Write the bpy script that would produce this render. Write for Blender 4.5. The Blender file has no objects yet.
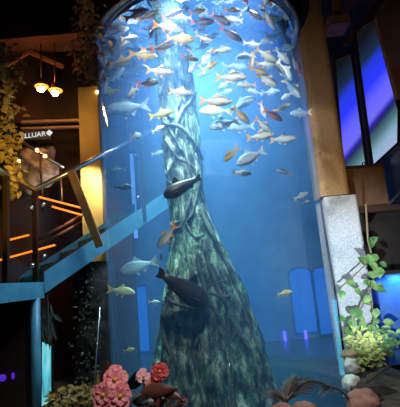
import bpy, math, random
from mathutils import Vector, Matrix, noise, Euler
random.seed(7)
PI = math.pi
SC = bpy.context.scene
COL = SC.collection

# ------------------------------------------------------------------ camera
FPX = 410.0
TH, PH = math.radians(10.2), math.radians(4.9)
CF = Vector((0, math.cos(TH), math.sin(TH)))
_u = Vector((0, -math.sin(TH), math.cos(TH)))
CR = Vector((1, 0, 0)) * math.cos(PH) - _u * math.sin(PH)
CU = _u * math.cos(PH) + Vector((1, 0, 0)) * math.sin(PH)
CAM = Vector((0, 0, 1.6))
cd = bpy.data.cameras.new('camera')
cam = bpy.data.objects.new('camera', cd)
COL.objects.link(cam)
cam.matrix_world = Matrix(((CR.x, CU.x, -CF.x, CAM.x), (CR.y, CU.y, -CF.y, CAM.y), (CR.z, CU.z, -CF.z, CAM.z), (0, 0, 0, 1)))
cd.sensor_fit = 'HORIZONTAL'
cd.sensor_width = 36
cd.lens = 36 * FPX / 400
cd.clip_start = 0.05
SC.camera = cam

def at(px, py, Y):
    d = CR * ((px - 200) / FPX) + CU * ((203.5 - py) / FPX) + CF
    return CAM + d * (Y / d.y)

# ------------------------------------------------------------------ world, exposure, lights
w = bpy.data.worlds.new('world')
SC.world = w
w.use_nodes = True
w.node_tree.nodes['Background'].inputs[0].default_value = (0.35, 0.45, 0.6, 1)
w.node_tree.nodes['Background'].inputs[1].default_value = 0.012
SC.view_settings.view_transform = 'Standard'
SC.view_settings.look = 'None'
SC.view_settings.exposure = 0.0
SC.view_settings.gamma = 1.0
SC.view_settings.use_curve_mapping = False
SC.cycles.volume_bounces = 1
SC.cycles.max_bounces = 8
SC.cycles.transparent_max_bounces = 24
SC.cycles.sample_clamp_indirect = 4
SC.cycles.use_denoising = True
SC.cycles.caustics_reflective = False

def light(name, kind, loc, aim, energy, color, size=0.3, spot=None, blend=0.5):
    l = bpy.data.lights.new(name, kind)
    l.energy = energy
    l.color = color
    if kind == 'AREA':
        l.shape = 'DISK'
        l.size = size
    else:
        l.shadow_soft_size = size
    if kind == 'SPOT':
        l.spot_size = spot
        l.spot_blend = blend
    o = bpy.data.objects.new(name, l)
    COL.objects.link(o)
    o.location = loc
    if aim is not None:
        o.rotation_euler = (Vector(aim) - Vector(loc)).to_track_quat('-Z', 'Y').to_euler()
    return o

TRY = 4.2
TX, TY, TR, ZB, ZT = 0.125, 4.4, 1.145, 0.12, 4.17       # tank axis, radius, bottom, water line
# lamps inside the hood above the water
light('hood_lamp', 'AREA', (TX, TY + 0.45, ZT + 0.42), (TX, TY + 0.75, 0), 235, (0.84, 0.84, 1.0), 1.1)
light('hood_spot', 'SPOT', (TX - 0.25, TY - 0.95, ZT + 0.30), (TX - 0.05, TRY + .05, 0.9), 1150, (0.95, 0.98, 0.97), 0.015, math.radians(40), 0.8)
light('hood_spot', 'SPOT', (TX + 0.55, TY - 0.80, ZT + 0.30), (TX + 0.2, TRY, 2.4), 80, (0.92, 0.97, 1.0), 0.03, math.radians(80), 0.9)
light('hood_spot', 'SPOT', (TX - 0.65, TY - 0.70, ZT + 0.30), (TX - 0.4, TRY, 2.4), 70, (0.92, 0.97, 1.0), 0.03, math.radians(80), 0.9)
# the hall's lamps in front of the tank plus added planter and brown-ivy fills
light('hall_lamp', 'SPOT', (-0.7, 0.6, 4.9), (TX + 0.05, TY - 0.9, 3.5), 800, (1.0, 0.97, 0.97), 0.04, math.radians(34), 0.7)
light('planter_lamp', 'SPOT', (0.2, 1.2, 3.6), (-0.2, 3.0, 0.8), 200, (1.0, 0.9, 0.85), 0.012, math.radians(75), 0.7)  # unseen spots added to brighten flowers and fronds
light('planter_lamp', 'SPOT', (1.0, 1.7, 3.2), (1.45, 3.9, 0.5), 110, (1.0, 0.95, 0.9), 0.012, math.radians(50), 0.9)
light('column_gold_lamp', 'SPOT', (1.3, 3.2, 2.2), (2.0, 5.6, 3.3), 80, (1.0, 0.62, 0.2), 0.02, math.radians(70), 0.9)
light('column_white_lamp', 'SPOT', (1.15, 2.9, 1.1), (2.1, 5.5, 1.4), 420, (0.75, 0.88, 1.0), 0.02, math.radians(44), 0.7)
light('stair_blue_lamp', 'SPOT', (-1.7, 4.15, 0.1), (-1.65, 5.0, 1.7), 27, (0.10, 0.5, 1.0), 0.05, math.radians(48), 0.9)
light('ivy_amber_lamp', 'SPOT', (-1.1, 2.4, 1.9), (-2.3, 4.6, 3.0), 260, (1.0, 0.62, 0.15), 0.04, math.radians(46), 1.0)
light('ivy_amber_lamp', 'SPOT', (-1.9, 2.5, 3.0), (-0.92, 3.3, 3.85), 14, (1.0, 0.55, 0.25), 0.04, math.radians(50), 1.0)  # added unseen spot that brightens the brown ivy
light('pillar_amber_lamp', 'SPOT', (-1.0, 5.9, 1.8), (-1.9, 7.0, 3.2), 16, (0.95, 0.85, 0.3), 0.04, math.radians(80), 0.8)

light('back_wall_lamp', 'AREA', (0.4, 8.2, 0.3), (0.4, 10, 1.6), 55, (0.02, 0.20, 1.0), 1.0)  # unseen blue fill added to tint the wall behind the tank
light('back_wall_top_lamp', 'SPOT', (0.4, 8.0, 6.3), (0.4, 10, 2.8), 260, (0.09, 0.40, 0.85), 0.1, math.radians(120), 1.0)  # second added fill for that wall, from above

# ------------------------------------------------------------------ helpers
class MB:
    """collects shapes; build() links them as ONE mesh object"""
    def __init__(s):
        s.v, s.f, s.smooth = [], [], True
    def add(s, vs, fs):
        n = len(s.v)
        s.v += [Vector(v) for v in vs]
        s.f += [tuple(i + n for i in f) for f in fs]
    def box(s, a, b):
        x0, y0, z0 = a; x1, y1, z1 = b
        s.add([(x0, y0, z0), (x1, y0, z0), (x1, y1, z0), (x0, y1, z0), (x0, y0, z1), (x1, y0, z1), (x1, y1, z1), (x0, y1, z1)],
              [(0, 3, 2, 1), (4, 5, 6, 7), (0, 1, 5, 4), (1, 2, 6, 5), (2, 3, 7, 6), (3, 0, 4, 7)])
    def bar(s, p, q, wd, ht, up=(0, 0, 1)):
        p, q, up = Vector(p), Vector(q), Vector(up)
        d = (q - p).normalized()
        sd = d.cross(up)
        if sd.length < 1e-4: sd = d.cross(Vector((0, 1, 0)))
        sd = sd.normalized() * wd / 2
        u = sd.cross(d).normalized() * ht / 2
        c = [p - sd - u, p + sd - u, p + sd + u, p - sd + u, q - sd - u, q + sd - u, q + sd + u, q - sd + u]
        s.add(c, [(0, 3, 2, 1), (4, 5, 6, 7), (0, 1, 5, 4), (1, 2, 6, 5), (2, 3, 7, 6), (3, 0, 4, 7)])
    def tube(s, pts, rad, seg=8):
        pts = [Vector(p) for p in pts]
        if not hasattr(rad, '__len__'): rad = [rad] * len(pts)
        vs, fs = [], []
        nrm = None
        for i, p in enumerate(pts):
            t = (pts[min(i + 1, len(pts) - 1)] - pts[max(i - 1, 0)]).normalized()
            if nrm is None:
                nrm = t.orthogonal().normalized()
            else:
                nrm = (nrm - t * nrm.dot(t)).normalized()
            bn = t.cross(nrm)
            for k in range(seg):
                a = 2 * PI * k / seg
                vs.append(p + (nrm * math.cos(a) + bn * math.sin(a)) * rad[i])
        for i in range(len(pts) - 1):
            for k in range(seg):
                k2 = (k + 1) % seg
                fs.append((i * seg + k, i * seg + k2, (i + 1) * seg + k2, (i + 1) * seg + k))
        fs.append(tuple(range(seg - 1, -1, -1)))
        fs.append(tuple((len(pts) - 1) * seg + k for k in range(seg)))
        s.add(vs, fs)
    def lathe(s, prof, c=(0, 0, 0), seg=48, closed=False):
        vs, fs = [], []
        n = len(prof)
        for k in range(seg):
            a = 2 * PI * k / seg
            for r, z in prof: vs.append((c[0] + r * math.cos(a), c[1] + r * math.sin(a), c[2] + z))
        for k in range(seg):
            k2 = (k + 1) % seg
            for i in range(n if closed else n - 1):
                j = (i + 1) % n
                fs.append((k * n + i, k2 * n + i, k2 * n + j, k * n + j))
        s.add(vs, fs)
    def prism(s, poly, vec):
        vec = Vector(vec)
        n = len(poly)
        vs = [Vector(p) for p in poly] + [Vector(p) + vec for p in poly]
        fs = [tuple(range(n - 1, -1, -1)), tuple(range(n, 2 * n))]
        for i in range(n):
            j = (i + 1) % n
            fs.append((i, j, n + j, n + i))
        s.add(vs, fs)
    def blob(s, c, r, nz=0.25, fr=2.0, seed=0, su=14, sv=9):
        vs, fs = [], []
        for j in range(sv + 1):
            for i in range(su):
                th, ph = PI * j / sv, 2 * PI * i / su
                d = Vector((math.sin(th) * math.cos(ph), math.sin(th) * math.sin(ph), math.cos(th)))
                k = 1 + nz * noise.noise(d * fr + Vector((seed * 3.1, seed * 1.7, 0)))
                vs.append((c[0] + d.x * r[0] * k, c[1] + d.y * r[1] * k, c[2] + d.z * r[2] * k))
        for j in range(sv):
            for i in range(su):
                i2 = (i + 1) % su
                fs.append((j * su + i, (j + 1) * su + i, (j + 1) * su + i2, j * su + i2))
        s.add(vs, fs)
    def leaf(s, p, d, up, L, W, fold=0.15, droop=0.2):
        p, d, up = Vector(p), Vector(d).normalized(), Vector(up)
        sd = d.cross(up)
        if sd.length < 1e-4: sd = d.orthogonal()
        sd.normalize()
        n = sd.cross(d)
        st = [(0, 0.06), (0.18, 0.7), (0.42, 1.0), (0.7, 0.7), (1, 0.02)]
        vs, fs = [], []
        for t, k in st:
            c = p + d * (L * t) - n * (droop * L * t * t)
            vs += [c - sd * (W * k / 2) + n * fold * W * k, c, c + sd * (W * k / 2) + n * fold * W * k]
        m = len(vs)
        vs += [v - n * (0.02 * W + 0.0008) for v in vs]
        for i in range(len(st) - 1):
            a = i * 3
            fs += [(a, a + 1, a + 4, a + 3), (a + 1, a + 2, a + 5, a + 4)]
            fs += [(m + a + 3, m + a + 4, m + a + 1, m + a), (m + a + 4, m + a + 5, m + a + 2, m + a + 1)]
            fs += [(a + 3, m + a + 3, m + a, a), (a + 2, m + a + 2, m + a + 5, a + 5)]
        s.add(vs, fs)
    def build(s, name, mat, parent=None, smooth=False, origin=None):
        me = bpy.data.meshes.new(name)
        og = Vector(origin) if origin is not None else Vector((0, 0, 0))
        if parent is not None: og = og + Vector(parent.location)
        me.from_pydata([v - og for v in s.v], [], s.f)
        me.update()
        if smooth:
            me.polygons.foreach_set('use_smooth', [True] * len(me.polygons))
        o = bpy.data.objects.new(name, me)
        COL.objects.link(o)
        if mat: me.materials.append(mat)
        if parent is not None:
            o.parent = parent
            if origin is not None: o.location = origin
        elif origin is not None:
            o.location = origin
        return o

def thing(name, label, cat, loc=(0, 0, 0), group=None):
    o = bpy.data.objects.new(name, None)
    o.empty_display_size = 0.05
    COL.objects.link(o)
    o.location = loc
    return tag(o, label, cat, group)

def tag(o, label, cat, group=None):
    o['label'] = label
    o['category'] = cat
    if group: o['group'] = group
    return o

def sub(o, part):
    """hang a piece under its part (both sit at the thing's origin)"""
    o.parent = part
    return o

def struct(o, label=None):
    o['kind'] = 'structure'
    if label: o['label'] = label
    return o

# ------------------------------------------------------------------ materials
def mat(name, color, rough=0.6, metal=0.0, spec=0.5, noise_scale=None, color2=None, bump=0.0, bscale=40.0, contrast=(0.35, 0.65), detail=4, coat=0.0):
    m = bpy.data.materials.new(name)
    m.use_nodes = True
    nt = m.node_tree
    b = nt.nodes['Principled BSDF']
    b.inputs['Base Color'].default_value = (*color, 1)
    b.inputs['Roughness'].default_value = rough
    b.inputs['Metallic'].default_value = metal
    b.inputs['Specular IOR Level'].default_value = spec
    b.inputs['Coat Weight'].default_value = coat
    tc = nt.nodes.new('ShaderNodeTexCoord')
    if noise_scale:
        n = nt.nodes.new('ShaderNodeTexNoise')
        n.inputs['Scale'].default_value = noise_scale
        n.inputs['Detail'].default_value = detail
        nt.links.new(tc.outputs['Object'], n.inputs['Vector'])
        r = nt.nodes.new('ShaderNodeValToRGB')
        r.color_ramp.elements[0].position, r.color_ramp.elements[1].position = contrast
        r.color_ramp.elements[0].color = (*color, 1)
        r.color_ramp.elements[1].color = (*(color2 or color), 1)
        nt.links.new(n.outputs['Fac'], r.inputs['Fac'])
        nt.links.new(r.outputs['Color'], b.inputs['Base Color'])
    if bump:
        n2 = nt.nodes.new('ShaderNodeTexNoise')
        n2.inputs['Scale'].default_value = bscale
        n2.inputs['Detail'].default_value = 5
        nt.links.new(tc.outputs['Object'], n2.inputs['Vector'])
        bp = nt.nodes.new('ShaderNodeBump')
        bp.inputs['Strength'].default_value = bump
        bp.inputs['Distance'].default_value = 0.02
        nt.links.new(n2.outputs['Fac'], bp.inputs['Height'])
        nt.links.new(bp.outputs['Normal'], b.inputs['Normal'])
    return m

def emit(name, color, strength):
    m = bpy.data.materials.new(name)
    m.use_nodes = True
    b = m.node_tree.nodes['Principled BSDF']
    b.inputs['Base Color'].default_value = (0.02, 0.02, 0.02, 1)
    b.inputs['Emission Color'].default_value = (*color, 1)
    b.inputs['Emission Strength'].default_value = strength
    return m

def clear(name, tint=(1, 1, 1), gloss=1.0, rough=0.02, floor=0.0):
    """thin clear pane: see-through with a Fresnel reflection"""
    m = bpy.data.materials.new(name)
    m.use_nodes = True
    nt = m.node_tree
    nt.nodes.remove(nt.nodes['Principled BSDF'])
    out = nt.nodes['Material Output']
    t = nt.nodes.new('ShaderNodeBsdfTransparent')
    t.inputs[0].default_value = (*tint, 1)
    g = nt.nodes.new('ShaderNodeBsdfGlossy')
    g.inputs['Roughness'].default_value = rough
    lw = nt.nodes.new('ShaderNodeLayerWeight')
    lw.inputs['Blend'].default_value = 0.5
    fr = nt.nodes.new('ShaderNodeMath')
    fr.operation = 'POWER'
    fr.inputs[1].default_value = 5.0
    nt.links.new(lw.outputs['Facing'], fr.inputs[0])
    mu = nt.nodes.new('ShaderNodeMath')
    mu.operation = 'MULTIPLY_ADD'
    mu.inputs[1].default_value = gloss
    mu.inputs[2].default_value = floor
    nt.links.new(fr.outputs[0], mu.inputs[0])
    mx = nt.nodes.new('ShaderNodeMixShader')
    nt.links.new(mu.outputs[0], mx.inputs[0])
    nt.links.new(t.outputs[0], mx.inputs[1])
    nt.links.new(g.outputs[0], mx.inputs[2])
    nt.links.new(mx.outputs[0], out.inputs['Surface'])
    return m

M = {}
M['dark'] = mat('dark_paint', (0.012, 0.010, 0.010), 0.7, noise_scale=3, color2=(0.025, 0.018, 0.014))
M['brownwall'] = mat('brown_wall', (0.035, 0.016, 0.010), 0.75, noise_scale=2, color2=(0.06, 0.028, 0.016), bump=0.2)
M['ceiling'] = mat('ceiling_paint', (0.05, 0.025, 0.015), 0.8, noise_scale=1.5, color2=(0.08, 0.04, 0.022))
M['beam'] = mat('beam_wood', (0.16, 0.085, 0.045), 0.6, noise_scale=6, color2=(0.26, 0.15, 0.085))
M['floor'] = mat('floor_stone', (0.03, 0.03, 0.035), 0.35, noise_scale=4, color2=(0.07, 0.065, 0.06))
M['gold_stucco'] = mat('tan_stucco', (0.34, 0.20, 0.075), 0.7, noise_scale=60, color2=(0.55, 0.36, 0.15), bump=0.8, bscale=70)
M['white_stucco'] = mat('white_stucco', (0.42, 0.45, 0.48), 0.7, noise_scale=45, color2=(0.62, 0.65, 0.68), bump=0.7, bscale=60)
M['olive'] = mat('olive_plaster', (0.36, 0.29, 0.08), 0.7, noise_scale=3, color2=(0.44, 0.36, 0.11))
M['bronze'] = mat('bronze_metal', (0.10, 0.055, 0.03), 0.35, 0.8)
M['amberwood'] = mat('amber_wood', (0.42, 0.2, 0.06), 0.4, noise_scale=5, color2=(0.28, 0.12, 0.04))
M['steel'] = mat('rail_steel', (0.55, 0.58, 0.62), 0.25, 0.9)
M['black'] = mat('black_rubber', (0.006, 0.006, 0.007), 0.5)
M['bluepaint'] = mat('blue_stair_paint', (0.05, 0.22, 0.36), 0.45, noise_scale=5, color2=(0.07, 0.30, 0.44), bump=0.1)
M['tread'] = mat('stair_tread', (0.16, 0.24, 0.22), 0.6, noise_scale=8, color2=(0.22, 0.3, 0.27))
M['glass'] = clear('railing_glass', (0.86, 0.87, 0.84), 0.5, 0.03, 0.012)
M['acrylic'] = clear('clear_acrylic', (0.985, 0.995, 1.0), 0.30, 0.01, 0.002)
_nt = M['acrylic'].node_tree
_sv = _nt.nodes.new('ShaderNodeVolumeScatter')
_sv.inputs['Color'].default_value = (0.15, 0.42, 1.0, 1)
_sv.inputs['Density'].default_value = 0.8
_nt.links.new(_sv.outputs[0], _nt.nodes['Material Output'].inputs['Volume'])
M['led'] = emit('orange_led', (1.0, 0.17, 0.015), 3.2)
M['lamp'] = emit('amber_bulb', (1.0, 0.55, 0.15), 60)
M['shade'] = emit('amber_shade_glow', (1.0, 0.32, 0.04), 2.2)
M['spark'] = emit('small_amber_bulb', (1.0, 0.5, 0.12), 14)
M['rock'] = mat('terracotta_rock', (0.24, 0.11, 0.085), 0.8, noise_scale=9, color2=(0.36, 0.18, 0.14), bump=0.6, bscale=25)
M['paler'] = mat('pale_rock', (0.5, 0.5, 0.47), 0.8, noise_scale=9, color2=(0.72, 0.7, 0.66), bump=0.6, bscale=25)
M['soil'] = mat('soil', (0.03, 0.02, 0.014), 0.9, noise_scale=12, color2=(0.08, 0.055, 0.035), bump=0.8)
M['darkrock'] = mat('dark_rock', (0.006, 0.006, 0.006), 0.8, noise_scale=5, color2=(0.045, 0.04, 0.035), bump=1.0, bscale=12, contrast=(0.45, 0.75))
M['stem'] = mat('vine_stem', (0.2, 0.15, 0.08), 0.7)
M['leaf'] = mat('green_leaf', (0.05, 0.16, 0.045), 0.45, noise_scale=9, color2=(0.22, 0.34, 0.11))
M['leafy'] = mat('yellow_green_leaf', (0.30, 0.40, 0.08), 0.5, noise_scale=14, color2=(0.62, 0.62, 0.26))
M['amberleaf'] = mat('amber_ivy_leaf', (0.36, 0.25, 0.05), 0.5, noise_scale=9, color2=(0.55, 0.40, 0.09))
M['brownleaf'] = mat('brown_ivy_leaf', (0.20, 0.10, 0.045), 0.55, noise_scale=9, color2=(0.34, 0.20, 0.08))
M['duskleaf'] = mat('dark_olive_leaf', (0.02, 0.026, 0.012), 0.5, noise_scale=9, color2=(0.05, 0.05, 0.025))
M['mossleaf'] = mat('moss_leaf', (0.16, 0.12, 0.03), 0.6, noise_scale=12, color2=(0.32, 0.24, 0.07))
M['frond'] = mat('dark_frond', (0.022, 0.016, 0.014), 0.4, noise_scale=14, color2=(0.06, 0.04, 0.03))
M['darkleaf'] = mat('dark_brown_leaf', (0.05, 0.02, 0.014), 0.4, noise_scale=9, color2=(0.14, 0.05, 0.035))
M['pink'] = mat('pink_petal', (0.88, 0.20, 0.25), 0.5, noise_scale=16, color2=(0.94, 0.44, 0.46))
M['red'] = mat('red_petal', (0.42, 0.02, 0.035), 0.5, noise_scale=16, color2=(0.6, 0.06, 0.08))
M['palepink'] = mat('pale_pink_petal', (0.85, 0.38, 0.45), 0.5, noise_scale=16, color2=(0.85, 0.55, 0.58))
M['yellow'] = mat('flower_centre', (0.75, 0.45, 0.08), 0.6)
M['signboard'] = mat('sign_board', (0.06, 0.06, 0.07), 0.4)
M['letters'] = emit('sign_letters', (0.8, 0.85, 0.85), 0.9)
M['hood'] = mat('hood_paint', (0.004, 0.003, 0.002), 0.9, spec=0.1, noise_scale=4, color2=(0.008, 0.005, 0.004))
M['hoodedge'] = mat('hood_edge', (0.02, 0.012, 0.007), 0.8, spec=0.15)
M['brownpanel'] = mat('brown_panel', (0.13, 0.085, 0.06), 0.5, noise_scale=2, color2=(0.19, 0.12, 0.08))
M['rust'] = mat('rust_panel', (0.16, 0.055, 0.03), 0.5, noise_scale=3, color2=(0.13, 0.1, 0.08))
M['palesculpt'] = mat('pale_stone', (0.22, 0.2, 0.2), 0.6, noise_scale=8, color2=(0.5, 0.46, 0.44), contrast=(0.42, 0.55))
M['royal'] = mat('royal_blue_panel', (0.02, 0.05, 0.35), 0.4)
M['blueback'] = mat('aquarium_backwall', (0.25, 0.5, 0.8), 0.6, noise_scale=5, color2=(0.18, 0.4, 0.75))

# water: scatters and absorbs, no surface of its own
def water_material():
    m = bpy.data.materials.new('tank_water')
    m.use_nodes = True
    nt = m.node_tree
    nt.nodes.remove(nt.nodes['Principled BSDF'])
    out = nt.nodes['Material Output']
    s = nt.nodes.new('ShaderNodeVolumeScatter')
    s.inputs['Color'].default_value = (0.19, 0.42, 0.94, 1)
    s.inputs['Density'].default_value = 0.28
    s.inputs['Anisotropy'].default_value = 0.0
    a = nt.nodes.new('ShaderNodeVolumeAbsorption')
    a.inputs['Color'].default_value = (0.12, 0.74, 0.94, 1)
    a.inputs['Density'].default_value = 0.40
    ad = nt.nodes.new('ShaderNodeAddShader')
    nt.links.new(s.outputs[0], ad.inputs[0])
    nt.links.new(a.outputs[0], ad.inputs[1])
    nt.links.new(ad.outputs[0], out.inputs['Volume'])
    return m

# water line: a mirror at shallow angles from below, clear for steep light
def surface_material():
    m = bpy.data.materials.new('water_line')
    m.use_nodes = True
    nt = m.node_tree
    nt.nodes.remove(nt.nodes['Principled BSDF'])
    out = nt.nodes['Material Output']
    t = nt.nodes.new('ShaderNodeBsdfTransparent')
    g = nt.nodes.new('ShaderNodeBsdfGlossy')
    g.inputs['Roughness'].default_value = 0.04
    g.inputs['Color'].default_value = (0.95, 0.97, 1, 1)
    lw = nt.nodes.new('ShaderNodeLayerWeight')
    lw.inputs['Blend'].default_value = 0.5
    r = nt.nodes.new('ShaderNodeMapRange')
    r.inputs['From Min'].default_value = 0.28
    r.inputs['From Max'].default_value = 0.40
    nt.links.new(lw.outputs['Facing'], r.inputs['Value'])
    tc = nt.nodes.new('ShaderNodeTexCoord')
    n = nt.nodes.new('ShaderNodeTexNoise')
    n.inputs['Scale'].default_value = 5
    n.inputs['Detail'].default_value = 2
    nt.links.new(tc.outputs['Object'], n.inputs['Vector'])
    b = nt.nodes.new('ShaderNodeBump')
    b.inputs['Strength'].default_value = 0.35
    b.inputs['Distance'].default_value = 0.05
    nt.links.new(n.outputs['Fac'], b.inputs['Height'])
    nt.links.new(b.outputs['Normal'], g.inputs['Normal'])
    mx = nt.nodes.new('ShaderNodeMixShader')
    nt.links.new(r.outputs[0], mx.inputs[0])
    nt.links.new(t.outputs[0], mx.inputs[1])
    nt.links.new(g.outputs[0], mx.inputs[2])
    nt.links.new(mx.outputs[0], out.inputs['Surface'])
    return m

# tall lit panes: light gradient, dark diagonal band and pale foot painted into emission
def pane_glow_material():
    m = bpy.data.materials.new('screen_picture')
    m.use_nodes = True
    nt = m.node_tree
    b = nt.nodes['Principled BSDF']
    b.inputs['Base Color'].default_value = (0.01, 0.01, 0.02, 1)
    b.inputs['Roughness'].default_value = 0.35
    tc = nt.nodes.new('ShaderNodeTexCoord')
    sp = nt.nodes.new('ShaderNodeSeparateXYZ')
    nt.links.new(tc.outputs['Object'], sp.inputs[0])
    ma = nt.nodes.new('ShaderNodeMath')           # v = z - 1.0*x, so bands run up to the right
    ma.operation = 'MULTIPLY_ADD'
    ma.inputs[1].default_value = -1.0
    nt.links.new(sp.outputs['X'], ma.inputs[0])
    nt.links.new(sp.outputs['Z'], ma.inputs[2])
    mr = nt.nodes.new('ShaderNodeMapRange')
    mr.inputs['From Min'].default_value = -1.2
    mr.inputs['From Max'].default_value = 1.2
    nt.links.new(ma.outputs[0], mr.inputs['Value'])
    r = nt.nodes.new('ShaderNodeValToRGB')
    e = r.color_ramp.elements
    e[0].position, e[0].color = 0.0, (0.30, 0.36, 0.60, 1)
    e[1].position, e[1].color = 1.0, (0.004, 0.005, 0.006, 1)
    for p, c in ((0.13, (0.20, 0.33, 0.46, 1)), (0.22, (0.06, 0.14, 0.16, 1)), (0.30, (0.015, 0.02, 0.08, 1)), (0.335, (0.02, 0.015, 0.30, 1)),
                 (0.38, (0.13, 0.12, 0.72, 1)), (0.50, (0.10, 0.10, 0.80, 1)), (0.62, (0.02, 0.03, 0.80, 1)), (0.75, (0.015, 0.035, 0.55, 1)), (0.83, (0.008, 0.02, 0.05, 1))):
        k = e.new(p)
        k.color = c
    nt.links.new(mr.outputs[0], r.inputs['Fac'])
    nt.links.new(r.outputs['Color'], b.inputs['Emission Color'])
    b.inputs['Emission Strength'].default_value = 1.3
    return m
M['screen'] = pane_glow_material()  # tall lit panes, light painted into the emission

def small_screen_material():
    m = bpy.data.materials.new('small_screen_picture')
    m.use_nodes = True
    nt = m.node_tree
    b = nt.nodes['Principled BSDF']
    b.inputs['Base Color'].default_value = (0.01, 0.02, 0.02, 1)
    tc = nt.nodes.new('ShaderNodeTexCoord')
    mp = nt.nodes.new('ShaderNodeMapping')
    mp.inputs['Scale'].default_value = (9, 9, 1.2)
    nt.links.new(tc.outputs['Object'], mp.inputs[0])
    n = nt.nodes.new('ShaderNodeTexNoise')
    n.inputs['Scale'].default_value = 1.2
    nt.links.new(mp.outputs[0], n.inputs['Vector'])
    r = nt.nodes.new('ShaderNodeValToRGB')
    e = r.color_ramp.elements
    e[0].position, e[0].color = 0.35, (0.06, 0.16, 0.28, 1)
    e[1].position, e[1].color = 0.66, (0.55, 0.62, 0.75, 1)
    k = e.new(0.5)
    k.color = (0.10, 0.62, 0.70, 1)
    nt.links.new(n.outputs['Fac'], r.inputs['Fac'])
    nt.links.new(r.outputs['Color'], b.inputs['Emission Color'])
    b.inputs['Emission Strength'].default_value = 1.0
    return m
M['smallscreen'] = small_screen_material()

def bark_material():
    m = bpy.data.materials.new('weathered_bark')
    m.use_nodes = True
    nt = m.node_tree
    b = nt.nodes['Principled BSDF']
    b.inputs['Roughness'].default_value = 0.85
    tc = nt.nodes.new('ShaderNodeTexCoord')
    mp = nt.nodes.new('ShaderNodeMapping')
    mp.inputs['Scale'].default_value = (1, 1, 0.4)
    nt.links.new(tc.outputs['Object'], mp.inputs[0])
    n = nt.nodes.new('ShaderNodeTexNoise')
    n.inputs['Scale'].default_value = 13
    n.inputs['Detail'].default_value = 10
    n.inputs['Roughness'].default_value = 0.72
    nt.links.new(mp.outputs[0], n.inputs['Vector'])
    r = nt.nodes.new('ShaderNodeValToRGB')
    e = r.color_ramp.elements
    e[0].position, e[0].color = 0.42, (0.008, 0.02, 0.018, 1)
    e[1].position, e[1].color = 0.62, (0.82, 0.88, 0.76, 1)
    k = e.new(0.52)
    k.color = (0.19, 0.24, 0.205, 1)
    nt.links.new(n.outputs['Fac'], r.inputs['Fac'])
    n3 = nt.nodes.new('ShaderNodeTexNoise')
    n3.inputs['Scale'].default_value = 2.2
    nt.links.new(tc.outputs['Object'], n3.inputs['Vector'])
    mxc = nt.nodes.new('ShaderNodeMix')
    mxc.data_type = 'RGBA'
    mxc.blend_type = 'MULTIPLY'
    r3 = nt.nodes.new('ShaderNodeValToRGB')
    r3.color_ramp.elements[0].position, r3.color_ramp.elements[0].color = 0.4, (0.5, 0.95, 0.78, 1)
    r3.color_ramp.elements[1].position, r3.color_ramp.elements[1].color = 0.62, (1, 1, 1, 1)
    nt.links.new(n3.outputs['Fac'], r3.inputs['Fac'])
    mxc.inputs[0].default_value = 0.8
    nt.links.new(r.outputs['Color'], mxc.inputs[6])
    nt.links.new(r3.outputs['Color'], mxc.inputs[7])
    nt.links.new(mxc.outputs[2], b.inputs['Base Color'])
    bp = nt.nodes.new('ShaderNodeBump')
    bp.inputs['Strength'].default_value = 1.0
    bp.inputs['Distance'].default_value = 0.06
    nt.links.new(n.outputs['Fac'], bp.inputs['Height'])
    nt.links.new(bp.outputs['Normal'], b.inputs['Normal'])
    return m
M['bark'] = bark_material()
M['root'] = mat('root_bark', (0.03, 0.038, 0.034), 0.8, noise_scale=9, color2=(0.17, 0.20, 0.17), bump=0.6, bscale=30)

# ------------------------------------------------------------------ the hall
def slab(name, a, b, m, label):
    mb = MB()
    mb.box(a, b)
    return struct(mb.build(name, m), label)
slab('floor', (-5, -1.5, -0.1), (6, 11, 0), M['floor'], 'dark stone floor of the hall')
slab('ceiling', (-5, -1.5, 7.0), (6, 11, 7.1), M['ceiling'], 'dark brown ceiling of the hall')
slab('wall_back', (-5, 10.0, 0), (6, 10.2, 7.0), mat('slate_plaster', (0.16, 0.17, 0.2), 0.8, noise_scale=2, color2=(0.24, 0.25, 0.28)), 'slate plaster back wall behind the tank')
slab('wall_left', (-5, -1.5, 0), (-4.8, 11, 7.0), M['brownwall'], 'dark brown wall on the left')
slab('wall_right', (5.2, -1.5, 0), (5.4, 11, 7.0), M['dark'], 'dark wall on the right')

# ------------------------------------------------------------------ tank
tank = thing('aquarium_tank', 'tall round clear aquarium filled with blue water, standing in the planter', 'aquarium', (TX, TY, 0))
mb = MB()
mb.lathe([(TR, ZB), (TR, ZT + 0.06), (TR - 0.045, ZT + 0.06), (TR - 0.045, ZB)], (TX, TY, 0), 128, True)
mb.build('acrylic_wall', M['acrylic'], tank, True)
mb = MB()
mb.lathe([(0.0, ZB + 0.01), (TR - 0.05, ZB + 0.01), (TR - 0.05, ZT), (0.0, ZT)], (TX, TY, 0), 96)
mb.build('water', water_material(), tank, False)
mb = MB()
mb.lathe([(0.001, ZT + 0.004), (TR - 0.05, ZT + 0.004)], (TX, TY, 0), 96)
mb.build('water_surface', surface_material(), tank, True)
mb = MB()
mb.lathe([(0.0, 0), (TR + 0.06, 0), (TR + 0.06, ZB - 0.02), (TR + 0.02, ZB), (0.0, ZB)], (TX, TY, 0), 96)
mb.build('base', M['darkrock'], tank, False)
mb = MB()
mb.lathe([(TR + 0.02, ZT + 0.06), (TR + 0.035, ZT + 0.06), (TR + 0.035, ZT + 0.09), (TR - 0.02, ZT + 0.09), (TR - 0.02, ZT + 0.06)], (TX, TY, 0), 96, True)
mb.build('rim', M['dark'], tank, True)

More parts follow.
